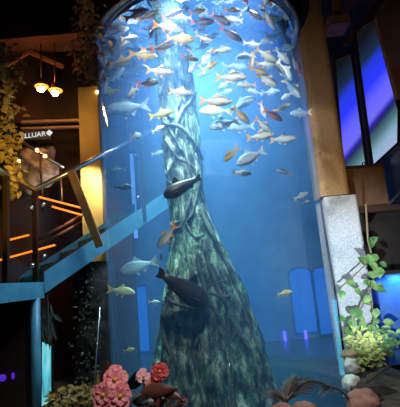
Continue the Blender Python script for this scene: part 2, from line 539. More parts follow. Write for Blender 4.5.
hood = thing('tank_hood', 'dark round lamp hood hanging from the ceiling over the aquarium', 'hood', (TX, TY, ZT + 0.3))
mb = MB()
mb.lathe([(1.28, ZT + 0.36), (1.28, 7.0), (1.24, 7.0), (1.24, ZT + 0.36)], (TX, TY, 0), 96, True)
mb.build('drum', M['hood'], hood, True)
mb = MB()
mb.lathe([(1.05, ZT + 0.10), (1.05, ZT + 0.9), (1.08, ZT + 0.9), (1.08, ZT + 0.10)], (TX, TY, 0), 96, True)
mb.build('lamp_skirt', M['hood'], hood, True)  # added ring that blocks hood light leaking through the gap
mb = MB()
mb.lathe([(1.24, ZT + 0.31), (1.31, ZT + 0.31), (1.31, ZT + 0.37), (1.24, ZT + 0.37)], (TX, TY, 0), 96, True)
mb.build('rim', M['hoodedge'], hood, True)

# ------------------------------------------------------------------ tree trunk in the tank

PROF = [(450, 138, 306), (410, 146, 290), (400, 147, 285), (385, 149, 279), (370, 151, 274), (355, 154, 269), (340, 156, 263), (325, 158, 258), (310, 160, 252), (295, 162, 246), (280, 164, 239),
        (265, 166, 232), (250, 168, 225), (235, 169, 218), (220, 170, 211), (205, 169, 206), (190, 167, 204), (170, 165, 203), (150, 163, 201), (130, 161, 199), (110, 160, 196),
        (90, 159, 195), (75, 159, 193), (65, 158, 191)]
sec = []
for y, l, r in PROF:
    a, b = at(l, y, TRY), at(r, y, TRY)
    sec.append(((a.z + b.z) / 2, (a.x + b.x) / 2, (b.x - a.x) / 2))
sec.sort()
def trunk_at(z):
    if z <= sec[0][0]: return sec[0][1], sec[0][2]
    for (z0, c0, r0), (z1, c1, r1) in zip(sec, sec[1:]):
        if z <= z1:
            t = (z - z0) / (z1 - z0)
            return c0 + (c1 - c0) * t, r0 + (r1 - r0) * t
    return sec[-1][1], sec[-1][2]
def trunk_pt(a, z, lift=0.0):
    c, r = trunk_at(z)
    ry = min(r, 0.16 + 0.55 * r)
    fl = min(1.0, max(0.0, (2.9 - z) / 2.0))                       # buttress flutes grow towards the foot
    k = 1 - fl * 0.13 * (0.5 + 0.5 * math.cos(7 * a + 1.2 * math.sin(z * 1.3))) + 0.02
    p = Vector((math.cos(a) * 1.3, math.sin(a) * 1.3, z * 1.1))
    k += 0.16 * noise.noise(p * 1.6) * (1 if abs(math.sin(a)) > .4 else .35) + 0.09 * noise.noise(p * 4.3) + 0.05 * noise.noise(p * 10)
    k *= 0.97
    return Vector((c + (r * k + lift) * math.cos(a), TRY + (ry * k + lift) * math.sin(a), z))
tree = thing('tree_trunk', 'tall weathered grey tree trunk with flared foot standing inside the aquarium', 'tree trunk', (0.1, TRY, ZB))
mb = MB()
NA, NZ = 150, 190
vs, fs = [], []
zt, zb = ZT - 0.03, ZB + 0.02
for j in range(NZ + 1):
    z = zb + (zt - zb) * j / NZ
    for i in range(NA): vs.append(trunk_pt(2 * PI * i / NA, z))
for j in range(NZ):
    for i in range(NA):
        i2 = (i + 1) % NA
        fs.append((j * NA + i, j * NA + i2, (j + 1) * NA + i2, (j + 1) * NA + i))
mb.add(vs, fs)
mb.build('trunk', M['bark'], tree, True)
rnd = random.Random(3)
def root(a0, z0, a1, z1, r, wob=0.25):
    pts, n = [], 34
    ph = rnd.uniform(0, 6)
    for i in range(n):
        t = i / (n - 1)
        a = a0 + (a1 - a0) * t + wob * math.sin(t * 7 + ph) * 0.5
        z = z0 + (z1 - z0) * t + 0.05 * math.sin(t * 9 + ph * 2)
        pts.append(trunk_pt(a, min(max(z, zb + .02), zt - .05), r * 0.55))
    m = MB()
    m.tube(pts, [0.8 * r * (1.1 - 0.5 * i / (n - 1)) for i in range(n)], 7)
    return m.build('root', M['root'], tree, True)
FR = -PI / 2                                                         # towards the camera
for a0, z0, a1, z1, r in ((FR - 1.2, 3.35, FR + 1.3, 2.85, 0.030), (FR - 0.9, 3.5, FR + 0.5, 2.5, 0.022), (FR + 1.1, 3.6, FR - 1.2, 2.55, 0.022),
                          (FR - 0.1, 3.9, FR + 0.9, 2.9, 0.02), (FR - 1.3, 2.75, FR + 0.3, 2.35, 0.018), (FR + 0.2, 2.35, FR - 1.4, 1.9, 0.02),
                          (FR + 0.9, 2.6, FR - 0.5, 1.95, 0.018), (FR - 1.2, 2.2, FR + 0.5, 2.0, 0.016), (FR - 0.4, 2.7, FR - 0.2, 1.2, 0.02),
                          (FR - 1.3, 1.55, FR + 0.5, 1.45, 0.02), (FR - 1.2, 1.46, FR + 0.6, 1.5, 0.016), (FR - 1.0, 1.4, FR + 0.2, 1.36, 0.018),
                          (FR + 0.7, 2.3, FR + 1.1, 0.55, 0.03), (FR + 0.3, 2.0, FR + 0.75, 0.5, 0.026), (FR - 0.7, 1.4, FR - 0.95, 0.5, 0.03),
                          (FR - 0.2, 1.4, FR - 0.3, 0.5, 0.024), (FR + 0.1, 1.8, FR + 0.35, 0.5, 0.022), (FR - 1.2, 3.9, FR - 0.2, 3.2, 0.018),
                          (FR + 1.0, 3.95, FR + 0.1, 3.3, 0.018), (FR - 0.6, 3.0, FR + 1.2, 2.4, 0.016)):
    root(a0, z0, a1, z1, r)

# ------------------------------------------------------------------ fish
def fish_material(name, back, flank, belly, spot=None):
    m = bpy.data.materials.new(name)
    m.use_nodes = True
    nt = m.node_tree
    b = nt.nodes['Principled BSDF']
    b.inputs['Roughness'].default_value = 0.32
    b.inputs['Specular IOR Level'].default_value = 0.6
    tc = nt.nodes.new('ShaderNodeTexCoord')
    sp = nt.nodes.new('ShaderNodeSeparateXYZ')
    nt.links.new(tc.outputs['Object'], sp.inputs[0])
    v = nt.nodes.new('ShaderNodeTexVoronoi')
    v.inputs['Scale'].default_value = 34
    nt.links.new(tc.outputs['Object'], v.inputs['Vector'])
    ad = nt.nodes.new('ShaderNodeMath')
    ad.operation = 'MULTIPLY_ADD'
    ad.inputs[1].default_value = 0.035
    nt.links.new(v.outputs['Distance'], ad.inputs[0])
    nt.links.new(sp.outputs['Z'], ad.inputs[2])
    mr = nt.nodes.new('ShaderNodeMapRange')
    mr.inputs['From Min'].default_value = -0.16
    mr.inputs['From Max'].default_value = 0.18
    nt.links.new(ad.outputs[0], mr.inputs['Value'])
    r = nt.nodes.new('ShaderNodeValToRGB')
    e = r.color_ramp.elements
    e[0].position, e[0].color = 0.22, (*belly, 1)
    e[1].position, e[1].color = 0.85, (*back, 1)
    k = e.new(0.55)
    k.color = (*flank, 1)
    nt.links.new(mr.outputs[0], r.inputs['Fac'])
    nt.links.new(r.outputs['Color'], b.inputs['Base Color'])
    bp = nt.nodes.new('ShaderNodeBump')
    bp.inputs['Strength'].default_value = 0.25
    bp.inputs['Distance'].default_value = 0.01
    nt.links.new(v.outputs['Distance'], bp.inputs['Height'])
    nt.links.new(bp.outputs['Normal'], b.inputs['Normal'])
    return m

def fin(pts, th=0.012):
    """a fin: outline in the XZ plane with real thickness, thinner than the body"""
    m = MB()
    m.prism([(x, -th / 2, z) for x, z in pts], (0, th, 0))
    return m

def fish_proto(kind, back, flank, belly, finc, tailc, hgt=0.155, wid=0.075):
    bm = fish_material(kind + '_scales', back, flank, belly)
    fm = mat(kind + '_fins', finc, 0.5, noise_scale=20, color2=tuple(min(1, c * 1.3) for c in finc))
    tm = mat(kind + '_tail', tailc, 0.5, noise_scale=20, color2=tuple(min(1, c * 1.3) for c in tailc))
    em = mat(kind + '_eye', (0.01, 0.01, 0.01), 0.15)
    prof = [(0.5, 0.012, 0.010, -0.012), (0.485, 0.035, 0.028, -0.010), (0.45, 0.066, 0.046, -0.006), (0.40, 0.097, 0.060, 0.0), (0.33, 0.127, 0.071, 0.004), (0.24, 0.148, 0.075, 0.006),
            (0.14, 0.155, 0.074, 0.005), (0.04, 0.146, 0.068, 0.002), (-0.06, 0.122, 0.056, 0.0), (-0.15, 0.088, 0.040, 0.0), (-0.22, 0.060, 0.026, 0.0), (-0.28, 0.046, 0.017, 0.0), (-0.32, 0.050, 0.009, 0.0)]
    m = MB()
    vs, fs = [], []
    n = 16
    for x, h, wd, dz in prof:
        for k in range(n):
            a = 2 * PI * k / n
            vs.append((x, math.sin(a) * wd * wid / 0.075, dz + math.cos(a) * h * hgt / 0.155))
    for j in range(len(prof) - 1):
        for k in range(n):
            k2 = (k + 1) % n
            fs.append((j * n + k, j * n + k2, (j + 1) * n + k2, (j + 1) * n + k))
    fs.append(tuple(range(n - 1, -1, -1)))
    fs.append(tuple((len(prof) - 1) * n + k for k in range(n)))
    m.add(vs, fs)
    body = m.build('barb_fish', bm, None, True)
    s = hgt / 0.155
    fin([(-0.29, 0.045), (-0.36, 0.075), (-0.43, 0.125), (-0.51, 0.165), (-0.475, 0.08), (-0.43, 0.0), (-0.475, -0.08), (-0.51, -0.165), (-0.43, -0.125), (-0.36, -0.075), (-0.29, -0.045)]).build('tail_fin', tm, body)
    fin([(0.14, 0.145 * s), (0.07, 0.25 * s), (0.03, 0.262 * s), (0.01, 0.20 * s), (-0.07, 0.155 * s), (-0.10, 0.10 * s), (0.0, 0.12 * s)]).build('dorsal_fin', fm, body)
    fin([(-0.06, -0.10 * s), (-0.10, -0.175 * s), (-0.14, -0.185 * s), (-0.16, -0.13 * s), (-0.22, -0.055 * s), (-0.12, -0.08 * s)]).build('anal_fin', tm, body)
    fin([(0.14, -0.13 * s), (0.08, -0.215 * s), (0.04, -0.225 * s), (0.03, -0.17 * s), (0.06, -0.12 * s)], 0.02).build('pelvic_fin', tm, body)
    for sgn in (-1, 1):
        m = MB()
        y = sgn * wid * 0.95
        m.prism([(0.30, y, -0.03), (0.20, y + sgn * 0.03, -0.045), (0.16, y + sgn * 0.035, -0.075), (0.19, y + sgn * 0.02, -0.085), (0.29, y, -0.055)], (0, sgn * 0.01, 0))
        m.build('pectoral_fin', fm, body)
        m = MB()
        m.blob((0.415, sgn * wid * 0.70, 0.028), (0.02, 0.012, 0.02), 0, 1, 0, 10, 6)
        m.build('eye', em, body, True)
    return body

def catfish_proto():
    bm = mat('catfish_skin', (0.012, 0.014, 0.018), 0.4, noise_scale=7, color2=(0.03, 0.034, 0.04))
    prof = [(0.5, 0.03, 0.05), (0.47, 0.065, 0.10), (0.40, 0.10, 0.145), (0.30, 0.125, 0.165), (0.18, 0.135, 0.15), (0.05, 0.125, 0.12), (-0.10, 0.10, 0.085), (-0.24, 0.07, 0.055), (-0.36, 0.045, 0.03), (-0.42, 0.035, 0.015)]
    m = MB()
    vs, fs = [], []
    n = 18
    for x, h, wd in prof:
        for k in range(n):
            a = 2 * PI * k / n
            vs.append((x, math.sin(a) * wd, math.cos(a) * h * 1.4))
    for j in range(len(prof) - 1):
        for k in range(n):
            k2 = (k + 1) % n
            fs.append((j * n + k, j * n + k2, (j + 1) * n + k2, (j + 1) * n + k))
    fs.append(tuple(range(n - 1, -1, -1)))
    fs.append(tuple((len(prof) - 1) * n + k for k in range(n)))
    m.add(vs, fs)
    body = m.build('catfish', bm, None, True)
    fin([(-0.38, 0.03), (-0.47, 0.08), (-0.56, 0.09), (-0.52, 0.0), (-0.54, -0.08), (-0.46, -0.07), (-0.38, -0.03)], 0.016).build('tail_fin', bm, body)
    fin([(0.2, 0.17), (0.08, 0.31), (0.03, 0.30), (0.0, 0.15)], 0.016).build('dorsal_fin', bm, body)
    fin([(-0.1, -0.09), (-0.2, -0.15), (-0.26, -0.14), (-0.28, -0.05)], 0.016).build('anal_fin', bm, body)
    for sgn in (-1, 1):
        m = MB()
        y = sgn * 0.14
        m.prism([(0.33, y, -0.04), (0.22, y + sgn * 0.10, -0.07), (0.12, y + sgn * 0.12, -0.08), (0.16, y, -0.06)], (0, 0, 0.014))
        m.build('pectoral_fin', bm, body)
        m = MB()
        m.blob((0.43, sgn * 0.10, 0.05), (0.014, 0.01, 0.014), 0, 1, 0, 8, 5)
        m.build('eye', M['letters'] if False else M['black'], body, True)
        m = MB()
        m.tube([(0.49, sgn * 0.04, -0.01), (0.55, sgn * 0.09, -0.03), (0.56, sgn * 0.15, -0.08)], [0.006, 0.004, 0.002], 5)
        m.build('barbel', bm, body, True)
    return body

PROTO = {}
PROTO['silver'] = fish_proto('silver', (0.12, 0.13, 0.12), (0.72, 0.79, 0.74), (0.9, 0.88, 0.82), (0.75, 0.62, 0.5), (0.85, 0.42, 0.18))
PROTO['pale'] = fish_proto('pale', (0.62, 0.68, 0.70), (0.82, 0.86, 0.88), (0.9, 0.9, 0.9), (0.8, 0.72, 0.68), (0.85, 0.68, 0.6))
PROTO['grey'] = fish_proto('grey', (0.06, 0.065, 0.07), (0.36, 0.38, 0.38), (0.85, 0.83, 0.78), (0.5, 0.36, 0.25), (0.75, 0.30, 0.12))
PROTO['dark'] = fish_proto('dark', (0.010, 0.010, 0.014), (0.03, 0.028, 0.032), (0.22, 0.18, 0.15), (0.08, 0.05, 0.05), (0.45, 0.10, 0.05), 0.145)
PROTO['navy'] = fish_proto('navy', (0.012, 0.014, 0.05), (0.035, 0.042, 0.12), (0.22, 0.22, 0.32), (0.12, 0.08, 0.12), (0.5, 0.2, 0.22))
PROTO['gold'] = fish_proto('gold', (0.06, 0.05, 0.02), (0.52, 0.42, 0.16), (0.9, 0.78, 0.5), (0.6, 0.35, 0.12), (0.85, 0.35, 0.08))
PROTO['blue'] = fish_proto('blue', (0.25, 0.38, 0.50), (0.55, 0.70, 0.82), (0.75, 0.85, 0.92), (0.5, 0.62, 0.7), (0.6, 0.68, 0.72), 0.165)
PROTO['red'] = fish_proto('red', (0.05, 0.014, 0.016), (0.20, 0.05, 0.045), (0.5, 0.3, 0.25), (0.4, 0.1, 0.08), (0.65, 0.16, 0.10))
PROTO['yellow'] = fish_proto('yellow', (0.45, 0.5, 0.3), (0.85, 0.82, 0.45), (0.92, 0.86, 0.5), (0.85, 0.7, 0.2), (0.9, 0.72, 0.15))
PROTO['cat'] = catfish_proto()
USED = {k: False for k in PROTO}

def inside(px, py, t, zmax=ZT - 0.10):
    """a point in the water along this line of sight, a share t of the way across the tank"""
    d = (CR * ((px - 200) / FPX) + CU * ((203.5 - py) / FPX) + CF).normalized()
    R = TR - 0.17
    ox, oy = CAM.x - TX, CAM.y - TY
    a = d.x ** 2 + d.y ** 2
    b = 2 * (ox * d.x + oy * d.y)
    c = ox * ox + oy * oy - R * R
    D = b * b - 4 * a * c
    if D <= 0:
        s = -b / (2 * a)
    else:
        q = math.sqrt(D)
        s = (-b - q) / (2 * a) + t * q / a
        smax = (zmax - CAM.z) / d.z if d.z > 0 else 1e9
        s = min(s, max(smax, (-b - q) / (2 * a) - 0.05))
    return CAM + d * s

def put_fish(kind, px, py, length, ang, t, label, yaw=0.0):
    src = PROTO[kind]
    if USED[kind]:
        o = src.copy()
        COL.objects.link(o)
        for ch in list(src.children):
            c = ch.copy()
            c.parent = o
            COL.objects.link(c)
    else:
        o = src
        USED[kind] = True
    p = inside(px, py, t)
    dist = (p - CAM).dot(CF)
    L = length / FPX * dist / max(0.35, math.cos(math.radians(yaw)))
    a = math.radians(ang)
    for _ in range(30):
        hh = CR * math.cos(a) + CU * math.sin(a)
        if max(math.hypot(q.x - TX, q.y - TY) for q in (p + hh * L * .5, p - hh * L * .52)) < TR - 0.08: break
        t += 0.03
        if t > 0.5: break
        p = inside(px, py, t)
        L = length / FPX * (p - CAM).dot(CF)
    h = (CR * math.cos(a) + CU * math.sin(a)) * math.cos(math.radians(yaw)) + CF * math.sin(math.radians(yaw))
    h.normalize()
    up = Vector((0, 0, 1)) - CF * 0.12 + CR * random.uniform(-.15, .15)
    up = (up - h * up.dot(h))
    if up.length < 0.2: up = (CR - h * CR.dot(h))
    up.normalize()
    y = up.cross(h)
    o.matrix_world = Matrix(((h.x * L, y.x * L, up.x * L, p.x), (h.y * L, y.y * L, up.y * L, p.y), (h.z * L, y.z * L, up.z * L, p.z), (0, 0, 0, 1)))
    tag(o, label, 'fish', 'large dark catfish by the trunk' if kind == 'cat' else 'fish schooling in the round aquarium')
    return o

FISH = [
 ('dark', 137, 14, 28, 20, .03, 'dark fish with red tail, leftmost of those along the tank top'),
 ('dark', 148, 16, 22, 27, .05, 'dark fish just right of the leftmost dark fish along the tank top'),
 ('dark', 172, 14, 22, 22, .05, 'dark fish under the tank top, straight above the trunk'),
 ('navy', 113, 33, 20, 14, .30, 'navy fish with pink tail by the tank upper left curve'),
 ('navy', 113, 45, 16, 52, .25, 'small navy fish pointing steeply up, under the other navy fish'),
 ('grey', 120, 47, 22, 26, .15, 'grey fish with white belly rising just right of the two navy fish'),
 ('pale', 104, 53, 17, 22, .40, 'pale fish with pinkish fins hugging the upper left glass'),
 ('gold', 121, 62, 25, 8, .12, 'mottled gold fish heading right under the rising grey fish at upper left'),
 ('gold', 143, 55, 29, -4, .05, 'gold fish with orange tail just left of the trunk top'),
 ('dark', 150, 48, 20, 8, .3, 'dark fish half behind the gold fish left of the trunk top'),
 ('dark', 151, 35, 13, 75, .1, 'small dark fish pointing straight up left of the trunk top'),
 ('grey', 168, 27, 31, -4, .02, 'big grey fish with orange tail crossing above the trunk'),
 ('gold', 180, 39, 29, -8, .02, 'gold fish with dark back crossing in front of the trunk top'),
 ('pale', 183, 18, 18, 185, .2, 'white fish heading left under the tank top above the trunk'),
 ('dark', 162, 47, 24, 10, .03, 'dark fish crossing the trunk under the big grey fish'),
 ('navy', 202, 22, 24, 4, .05, 'navy fish with pale belly right of the trunk top'),
 ('dark', 197, 11, 16, 8, .1, 'dark fish at the tank top just right of the trunk'),
 ('navy', 220, 19, 24, -36, .05, 'slim navy fish diving right at the tank top, pale glass behind'),
 ('navy', 231, 34, 26, -30, .03, 'slate navy fish with pink tail diving right, lowest navy one right of trunk'),
 ('dark', 232, 10, 16, -8, .1, 'dark fish at the tank top in the middle of the right half'),
 ('pale', 234, 20, 18, 175, .35, 'pale fish just behind the slim navy fish at the tank top'),
 ('pale', 208, 39, 17, 200, .3, 'pale fish beside the trunk top, uppermost of the pale cluster'),
 ('pale', 202, 47, 16, 20, .4, 'pale fish tight beside the trunk in the pale cluster'),
 ('pale', 207, 57, 20, 235, .3, 'pale fish pointing steeply down left in the cluster beside the trunk'),
 ('pale', 214, 53, 18, 182, .45, 'pale fish heading left on the right fringe of the pale cluster'),
 ('pale', 197, 66, 20, 210, .15, 'white fish heading down left at the right edge of the trunk top'),
 ('pale', 203, 75, 14, 190, .5, 'small pale fish right of the trunk under the pale cluster'),
 ('pale', 190, 50, 14, 120, .06, 'small white fish rising across the upper trunk'),
 ('dark', 254, 14, 20, -42, .05, 'dark fish diving right at the tank top, first of three dark divers'),
 ('grey', 269, 19, 25, -56, .06, 'grey slim fish diving steeply at the tank top, middle of three divers'),
 ('dark', 279, 20, 28, -58, .08, 'dark slim fish diving steeply along the upper right curve, last of three divers'),
 ('grey', 286, 40, 24, -65, .3, 'thin grey fish diving along the upper right glass'),
 ('pale', 271, 38, 26, 205, .3, 'large pale fish with humped back near the upper right, above the crowd'),
 ('silver', 266, 55, 25, -26, .05, 'silver fish with orange tail diving right, top of the right crowd'),
 ('pale', 282, 56, 22, -45, .2, 'pale fish diving steeply at the right side of the right crowd'),
 ('pale', 285, 48, 19, 5, .4, 'pale fish near the right glass above the steeply diving pale fish'),
 ('silver', 266, 64, 22, 0, .1, 'silver fish heading right in the middle of the right crowd'),
 ('gold', 252, 61, 18, 262, .1, 'orange tailed fish pointing down at the left of the right crowd'),
 ('pale', 246, 56, 20, 190, .15, 'white fish heading left at the left end of the right crowd'),
 ('grey', 267, 80, 25, -38, .03, 'dark backed grey fish diving right, under the right crowd'),
 ('silver', 292, 88, 27, -52, .03, 'white silver fish diving steeply near the right glass'),
 ('pale', 287, 96, 15, 215, .3, 'small pale fish under the steep silver fish near the right glass'),
 ('pale', 284, 70, 26, -58, .15, 'slender white fish diving beside the right glass'),
 ('pale', 271, 92, 19, 3, .5, 'slim pale fish lying level under the dark backed grey fish'),
 ('pale', 255, 92, 16, 170, .4, 'pale fish heading left, below the left part of the right crowd'),
 ('red', 299, 69, 16, 100, .3, 'reddish fish pointing up against the right glass'),
 ('red', 273, 115, 22, -28, .04, 'dark red fish diving right, the larger red one, right of centre'),
 ('silver', 263, 110, 18, -70, .2, 'silver fish with pink tail pointing down just left of the dark red fish'),
 ('blue', 301, 113, 22, 185, .6, 'faint blue fish close to the right glass, level with the dark red fish'),
 ('pale', 236, 67, 27, 5, .45, 'large pale fish behind the silver fish in the middle of the right half'),
 ('silver', 231, 77, 31, -3, .05, 'silver fish with orange tail, right of the trunk and under the large pale fish'),
 ('silver', 215, 101, 33, -4, .02, 'clear silver fish with forked orange tail, nearest to the trunk on its right'),
 ('pale', 224, 85, 16, 220, .4, 'small pale fish between the two orange tailed silver fish'),
 ('pale', 226, 92, 13, 10, .5, 'tiny pale fish just above the clear silver fish by the trunk'),
 ('blue', 242, 104, 28, 28, .25, 'silver blue fish rising right, just right of the clear silver fish'),
 ('yellow', 216, 111, 33, 176, .3, 'long pale yellow fish heading left under the clear silver fish'),
 ('blue', 224, 124, 31, 194, .12, 'pale blue fish heading down left, right of the trunk'),
 ('blue', 241, 127, 28, 184, .25, 'pale blue fish with orange tail heading left, right of the other pale blue one'),
 ('gold', 241, 115, 22, -42, .04, 'goldish fish with orange tail diving right in the right half'),
 ('silver', 263, 125, 22, -38, .06, 'silver fish diving right in the lower pair of the right school'),
 ('silver', 260, 136, 28, 8, .03, 'white silver fish rising slightly right, lowest of the tight right school'),
 ('gold', 231, 154, 22, 225, .05, 'olive gold fish with orange tail heading down left, beside large blue fish'),
 ('blue', 251, 157, 33, 208, .03, 'large silver blue fish heading down left below the right school'),
 ('grey', 242, 173, 19, -4, .1, 'small grey fish heading right under the large silver blue fish'),
 ('silver', 283, 139, 27, 4, .15, 'plump silver fish near the right glass, right of the tight school'),
 ('grey', 284, 172, 15, 165, .2, 'small grey fish near the right glass under the plump silver fish'),
 ('silver', 301, 196, 15, 25, .2, 'small silver fish at the right glass, above the gold seam of the column'),
 ('gold', 306, 202, 8, 20, .5, 'tiny orange fish at the right glass under the small silver fish'),
 ('yellow', 285, 293, 16, 10, .05, 'yellow fish alone in the lower right of the tank'),
 ('blue', 114, 76, 26, 38, .2, 'slender blue grey fish rising right by the upper left glass'),
 ('pale', 105, 85, 19, 255, .15, 'white fish pointing down at the left glass'),
 ('yellow', 111, 91, 19, 188, .08, 'small yellow white fish heading left at the left glass'),
 ('pale', 133, 92, 14, 200, .05, 'small white fish facing out, left of the dark brown fish', ),
 ('dark', 148, 83, 23, 0, .04, 'dark brown fish with orange tail left of the trunk'),
 ('blue', 127, 108, 46, 190, .40, 'long pale blue fish heading left, longest fish on the left'),
 ('blue', 134, 69, 27, 12, .6, 'faint blue fish behind, between gold fish and dark brown fish'),
 ('pale', 100, 76, 15, 60, .5, 'pale pinkish fish against the left glass above the white one'),
 ('silver', 160, 71, 28, -4, .04, 'silver fish with raised dorsal fin crossing the left edge of the trunk'),
 ('silver', 181, 92, 25, -6, .03, 'silver fish with orange tail and dark face crossing the middle of the upper trunk'),
 ('yellow', 161, 114, 25, 14, .03, 'pale yellow fish with orange tail at the left edge of the trunk'),
 ('pale', 136, 136, 10, 30, .1, 'tiny pinkish fish facing out, left of the trunk in open water'),
 ('yellow', 158, 129, 14, 25, .25, 'small pale yellow fish tucked behind the left edge of the trunk'),
 ('blue', 158, 153, 14, 10, .4, 'small faint fish left of the trunk under the yellow ones'),
 ('blue', 118, 170, 16, 190, .4, 'faint small blue fish on the left side below the very long one'),
 ('blue', 123, 187, 19, 0, .15, 'pale blue fish heading right, alone on the left at half height'),
 ('grey', 167, 236, 31, 232, .03, 'grey fish with pale belly diving down left beside the middle of the trunk'),
 ('yellow', 156, 262, 8, 80, .1, 'tiny yellow fish left of the trunk above the big dark catfish'),
 ('pale', 161, 257, 7, 95, .15, 'tiny white fish left of the trunk beside the tiny yellow one'),
 ('blue', 139, 266, 38, 195, .6, 'large dim blue green fish far back left of the big dark catfish'),
 ('yellow', 121, 291, 29, -6, .25, 'pale green yellow fish near the left glass in the lower tank'),
 ('pale', 154, 302, 12, 5, .4, 'slim pale fish left of the trunk foot in the deep blue'),
 ('yellow', 129, 350, 12, 15, .1, 'small yellow fish low on the left above the pink flowers'),
 ('silver', 277, 67, 22, -35, .12, 'silver fish diving right just right of the level silver fish of the right crowd'),
 ('gold', 259, 71, 20, -15, .06, 'gold fish heading right under the level silver fish of the right crowd'),
 ('pale', 294, 61, 18, -70, .25, 'pale fish diving at the right glass just above the reddish fish'),
 ('silver', 247, 85, 20, 185, .15, 'silver fish heading left, between the dark backed grey fish and the trunk'),
 ('gold', 210, 66, 18, 30, .08, 'gold fish rising right at the foot of the pale cluster beside the trunk'),
 ('silver', 204, 38, 18, -20, .06, 'silver fish diving right in front of the pale cluster beside the trunk'),
 ('silver', 222, 50, 20, 10, .1, 'silver fish heading right under the lowest navy fish'),
 ('dark', 190, 58, 18, -12, .04, 'dark fish crossing the right edge of the trunk top'),
 ('gold', 108, 66, 16, 40, .12, 'small gold fish rising beside the upper left glass'),
 ('silver', 130, 38, 18, 12, .12, 'silver fish alone in the blue between the navy fish and the trunk'),
 ('silver', 252, 44, 18, -5, .3, 'silver fish left of the large humped pale fish near the top'),
 ('gold', 282, 108, 18, 25, .2, 'gold fish rising right between the dark red fish and the right glass'),
 ('cat', 182, 187, 40, 208, .02, 'dark catfish heading down left across the middle of the trunk'),
 ('cat', 184, 289, 58, -36, .02, 'largest dark catfish, lying across the lower trunk with head down right'),
]
for f in FISH:
    yaw = {'small white fish facing out': 55, 'tiny pinkish fish facing out': 60}.get(f[6].split(',')[0], random.uniform(-18, 18))
    put_fish(*f[:7], yaw)

# ------------------------------------------------------------------ planter round the tank
pl = thing('planter', 'low dark rock planter ring round the foot of the aquarium', 'planter', (TX, TY, 0))
PCY = TY - 0.3
mb = MB()
mb.lathe([(1.86, 0), (1.92, 0.2), (1.88, 0.47), (1.74, 0.47), (1.74, 0)], (TX, PCY, 0), 64, True)
mb.build('kerb', M['darkrock'], pl, True)
mb = MB()
vs, fs = [], []
for k in range(64):
    a = 2 * PI * k / 64
    pi_, po = Vector((TX + 1.20 * math.cos(a), TY + 1.20 * math.sin(a), 0)), Vector((TX + 1.75 * math.cos(a), PCY + 1.75 * math.sin(a), 0))
    if (po - Vector((TX, TY, 0))).length < 1.22: po = Vector((TX, TY, 0)) + (po - Vector((TX, TY, 0))).normalized() * 1.24
    for z in (0.30, 0.43):
        vs += [(pi_.x, pi_.y, z), (po.x, po.y, z)]
for k in range(64):
    a, b = 4 * k, 4 * ((k + 1) % 64)
    fs += [(a + 2, a + 3, b + 3, b + 2), (a + 1, a, b, b + 1), (a, a + 2, b + 2, b), (a + 3, a + 1, b + 1, b + 3)]
mb.add(vs, fs)
mb.build('soil', M['soil'], pl)

# ------------------------------------------------------------------ column on the right
CY = 5.7
cx_top, cx_bot = at(330, 60, CY), at(336, 195, CY)
zs = at(338, 195, CY).z
colx = (at(351.5, 190, CY).x)
c = thing('column', 'thick stucco column right of the aquarium, tan above a seam and white below', 'column', (colx - 0.32, CY, 0))
c['kind'] = 'structure'
def rrect(x0, x1, y0, y1, r, z):
    out = []
    for cx, cy, a0 in ((x1 - r, y1 - r, 0), (x0 + r, y1 - r, 90), (x0 + r, y0 + r, 180), (x1 - r, y0 + r, 270)):
        for k in range(6):
            a = math.radians(a0 + 18 * k)
            out.append((cx + r * math.cos(a), cy + r * math.sin(a), z))
    return out
mb = MB()
mb.prism(rrect(colx - 0.43, colx, CY, CY + 0.5, 0.1, zs), (0, 0, 7.0 - zs))
mb.build('tan_shaft', M['gold_stucco'], c, False)['label'] = 'tan textured upper shaft'
mb = MB()
lx0, lx1 = at(327, 215, CY - .05).x, at(358.5, 200, CY - .05).x
mb.prism(rrect(lx0, lx1, CY - 0.05, CY + 0.5, 0.06, 0), (0, 0, zs - 0.02))
mb.build('white_shaft', M['white_stucco'], c, False)['label'] = 'white textured lower shaft'
mb = MB()
mb.prism(rrect(colx - 0.44, colx + 0.01, CY - 0.01, CY + 0.51, 0.1, zs - 0.02), (0, 0, 0.02))
mb.build('seam', M['dark'], c, False)
mb = MB()
mb.tube([at(320, 198, CY - .09), at(328, 250, CY - .1), at(337, 305, CY - .1), at(345, 362, CY - .1), at(349, 392, CY - .1)], 0.016, 8)
tag(mb.build('cable', M['black'], None, True), 'black cable running down between the aquarium and the white column', 'cable')

# ------------------------------------------------------------------ tall blue lit panes, upper right
SY = 7.0
def screen(poly, label):  # builds one tall lit pane with painted light
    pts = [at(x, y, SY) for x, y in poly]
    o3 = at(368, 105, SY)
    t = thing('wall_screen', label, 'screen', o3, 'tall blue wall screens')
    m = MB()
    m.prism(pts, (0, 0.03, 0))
    m.build('picture', M['screen'], t)  # pane face, its light and dark band painted into the emission
    cen = sum(pts, Vector()) / len(pts)
    m = MB()
    n = len(pts)
    for i in range(n):
        a, b = pts[i], pts[(i + 1) % n]
        m.bar(a + (a - cen).normalized() * .02, b + (b - cen).normalized() * .02, 0.05, 0.03, (0, 1, 0))
    m.build('frame', M['dark'], t)
    return t
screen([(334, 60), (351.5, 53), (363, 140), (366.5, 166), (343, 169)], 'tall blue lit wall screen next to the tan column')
screen([(354.5, 30), (377, 18), (398, 110), (398, 142), (372.5, 166)], 'wider tall blue lit wall screen, right of the dark mullion')

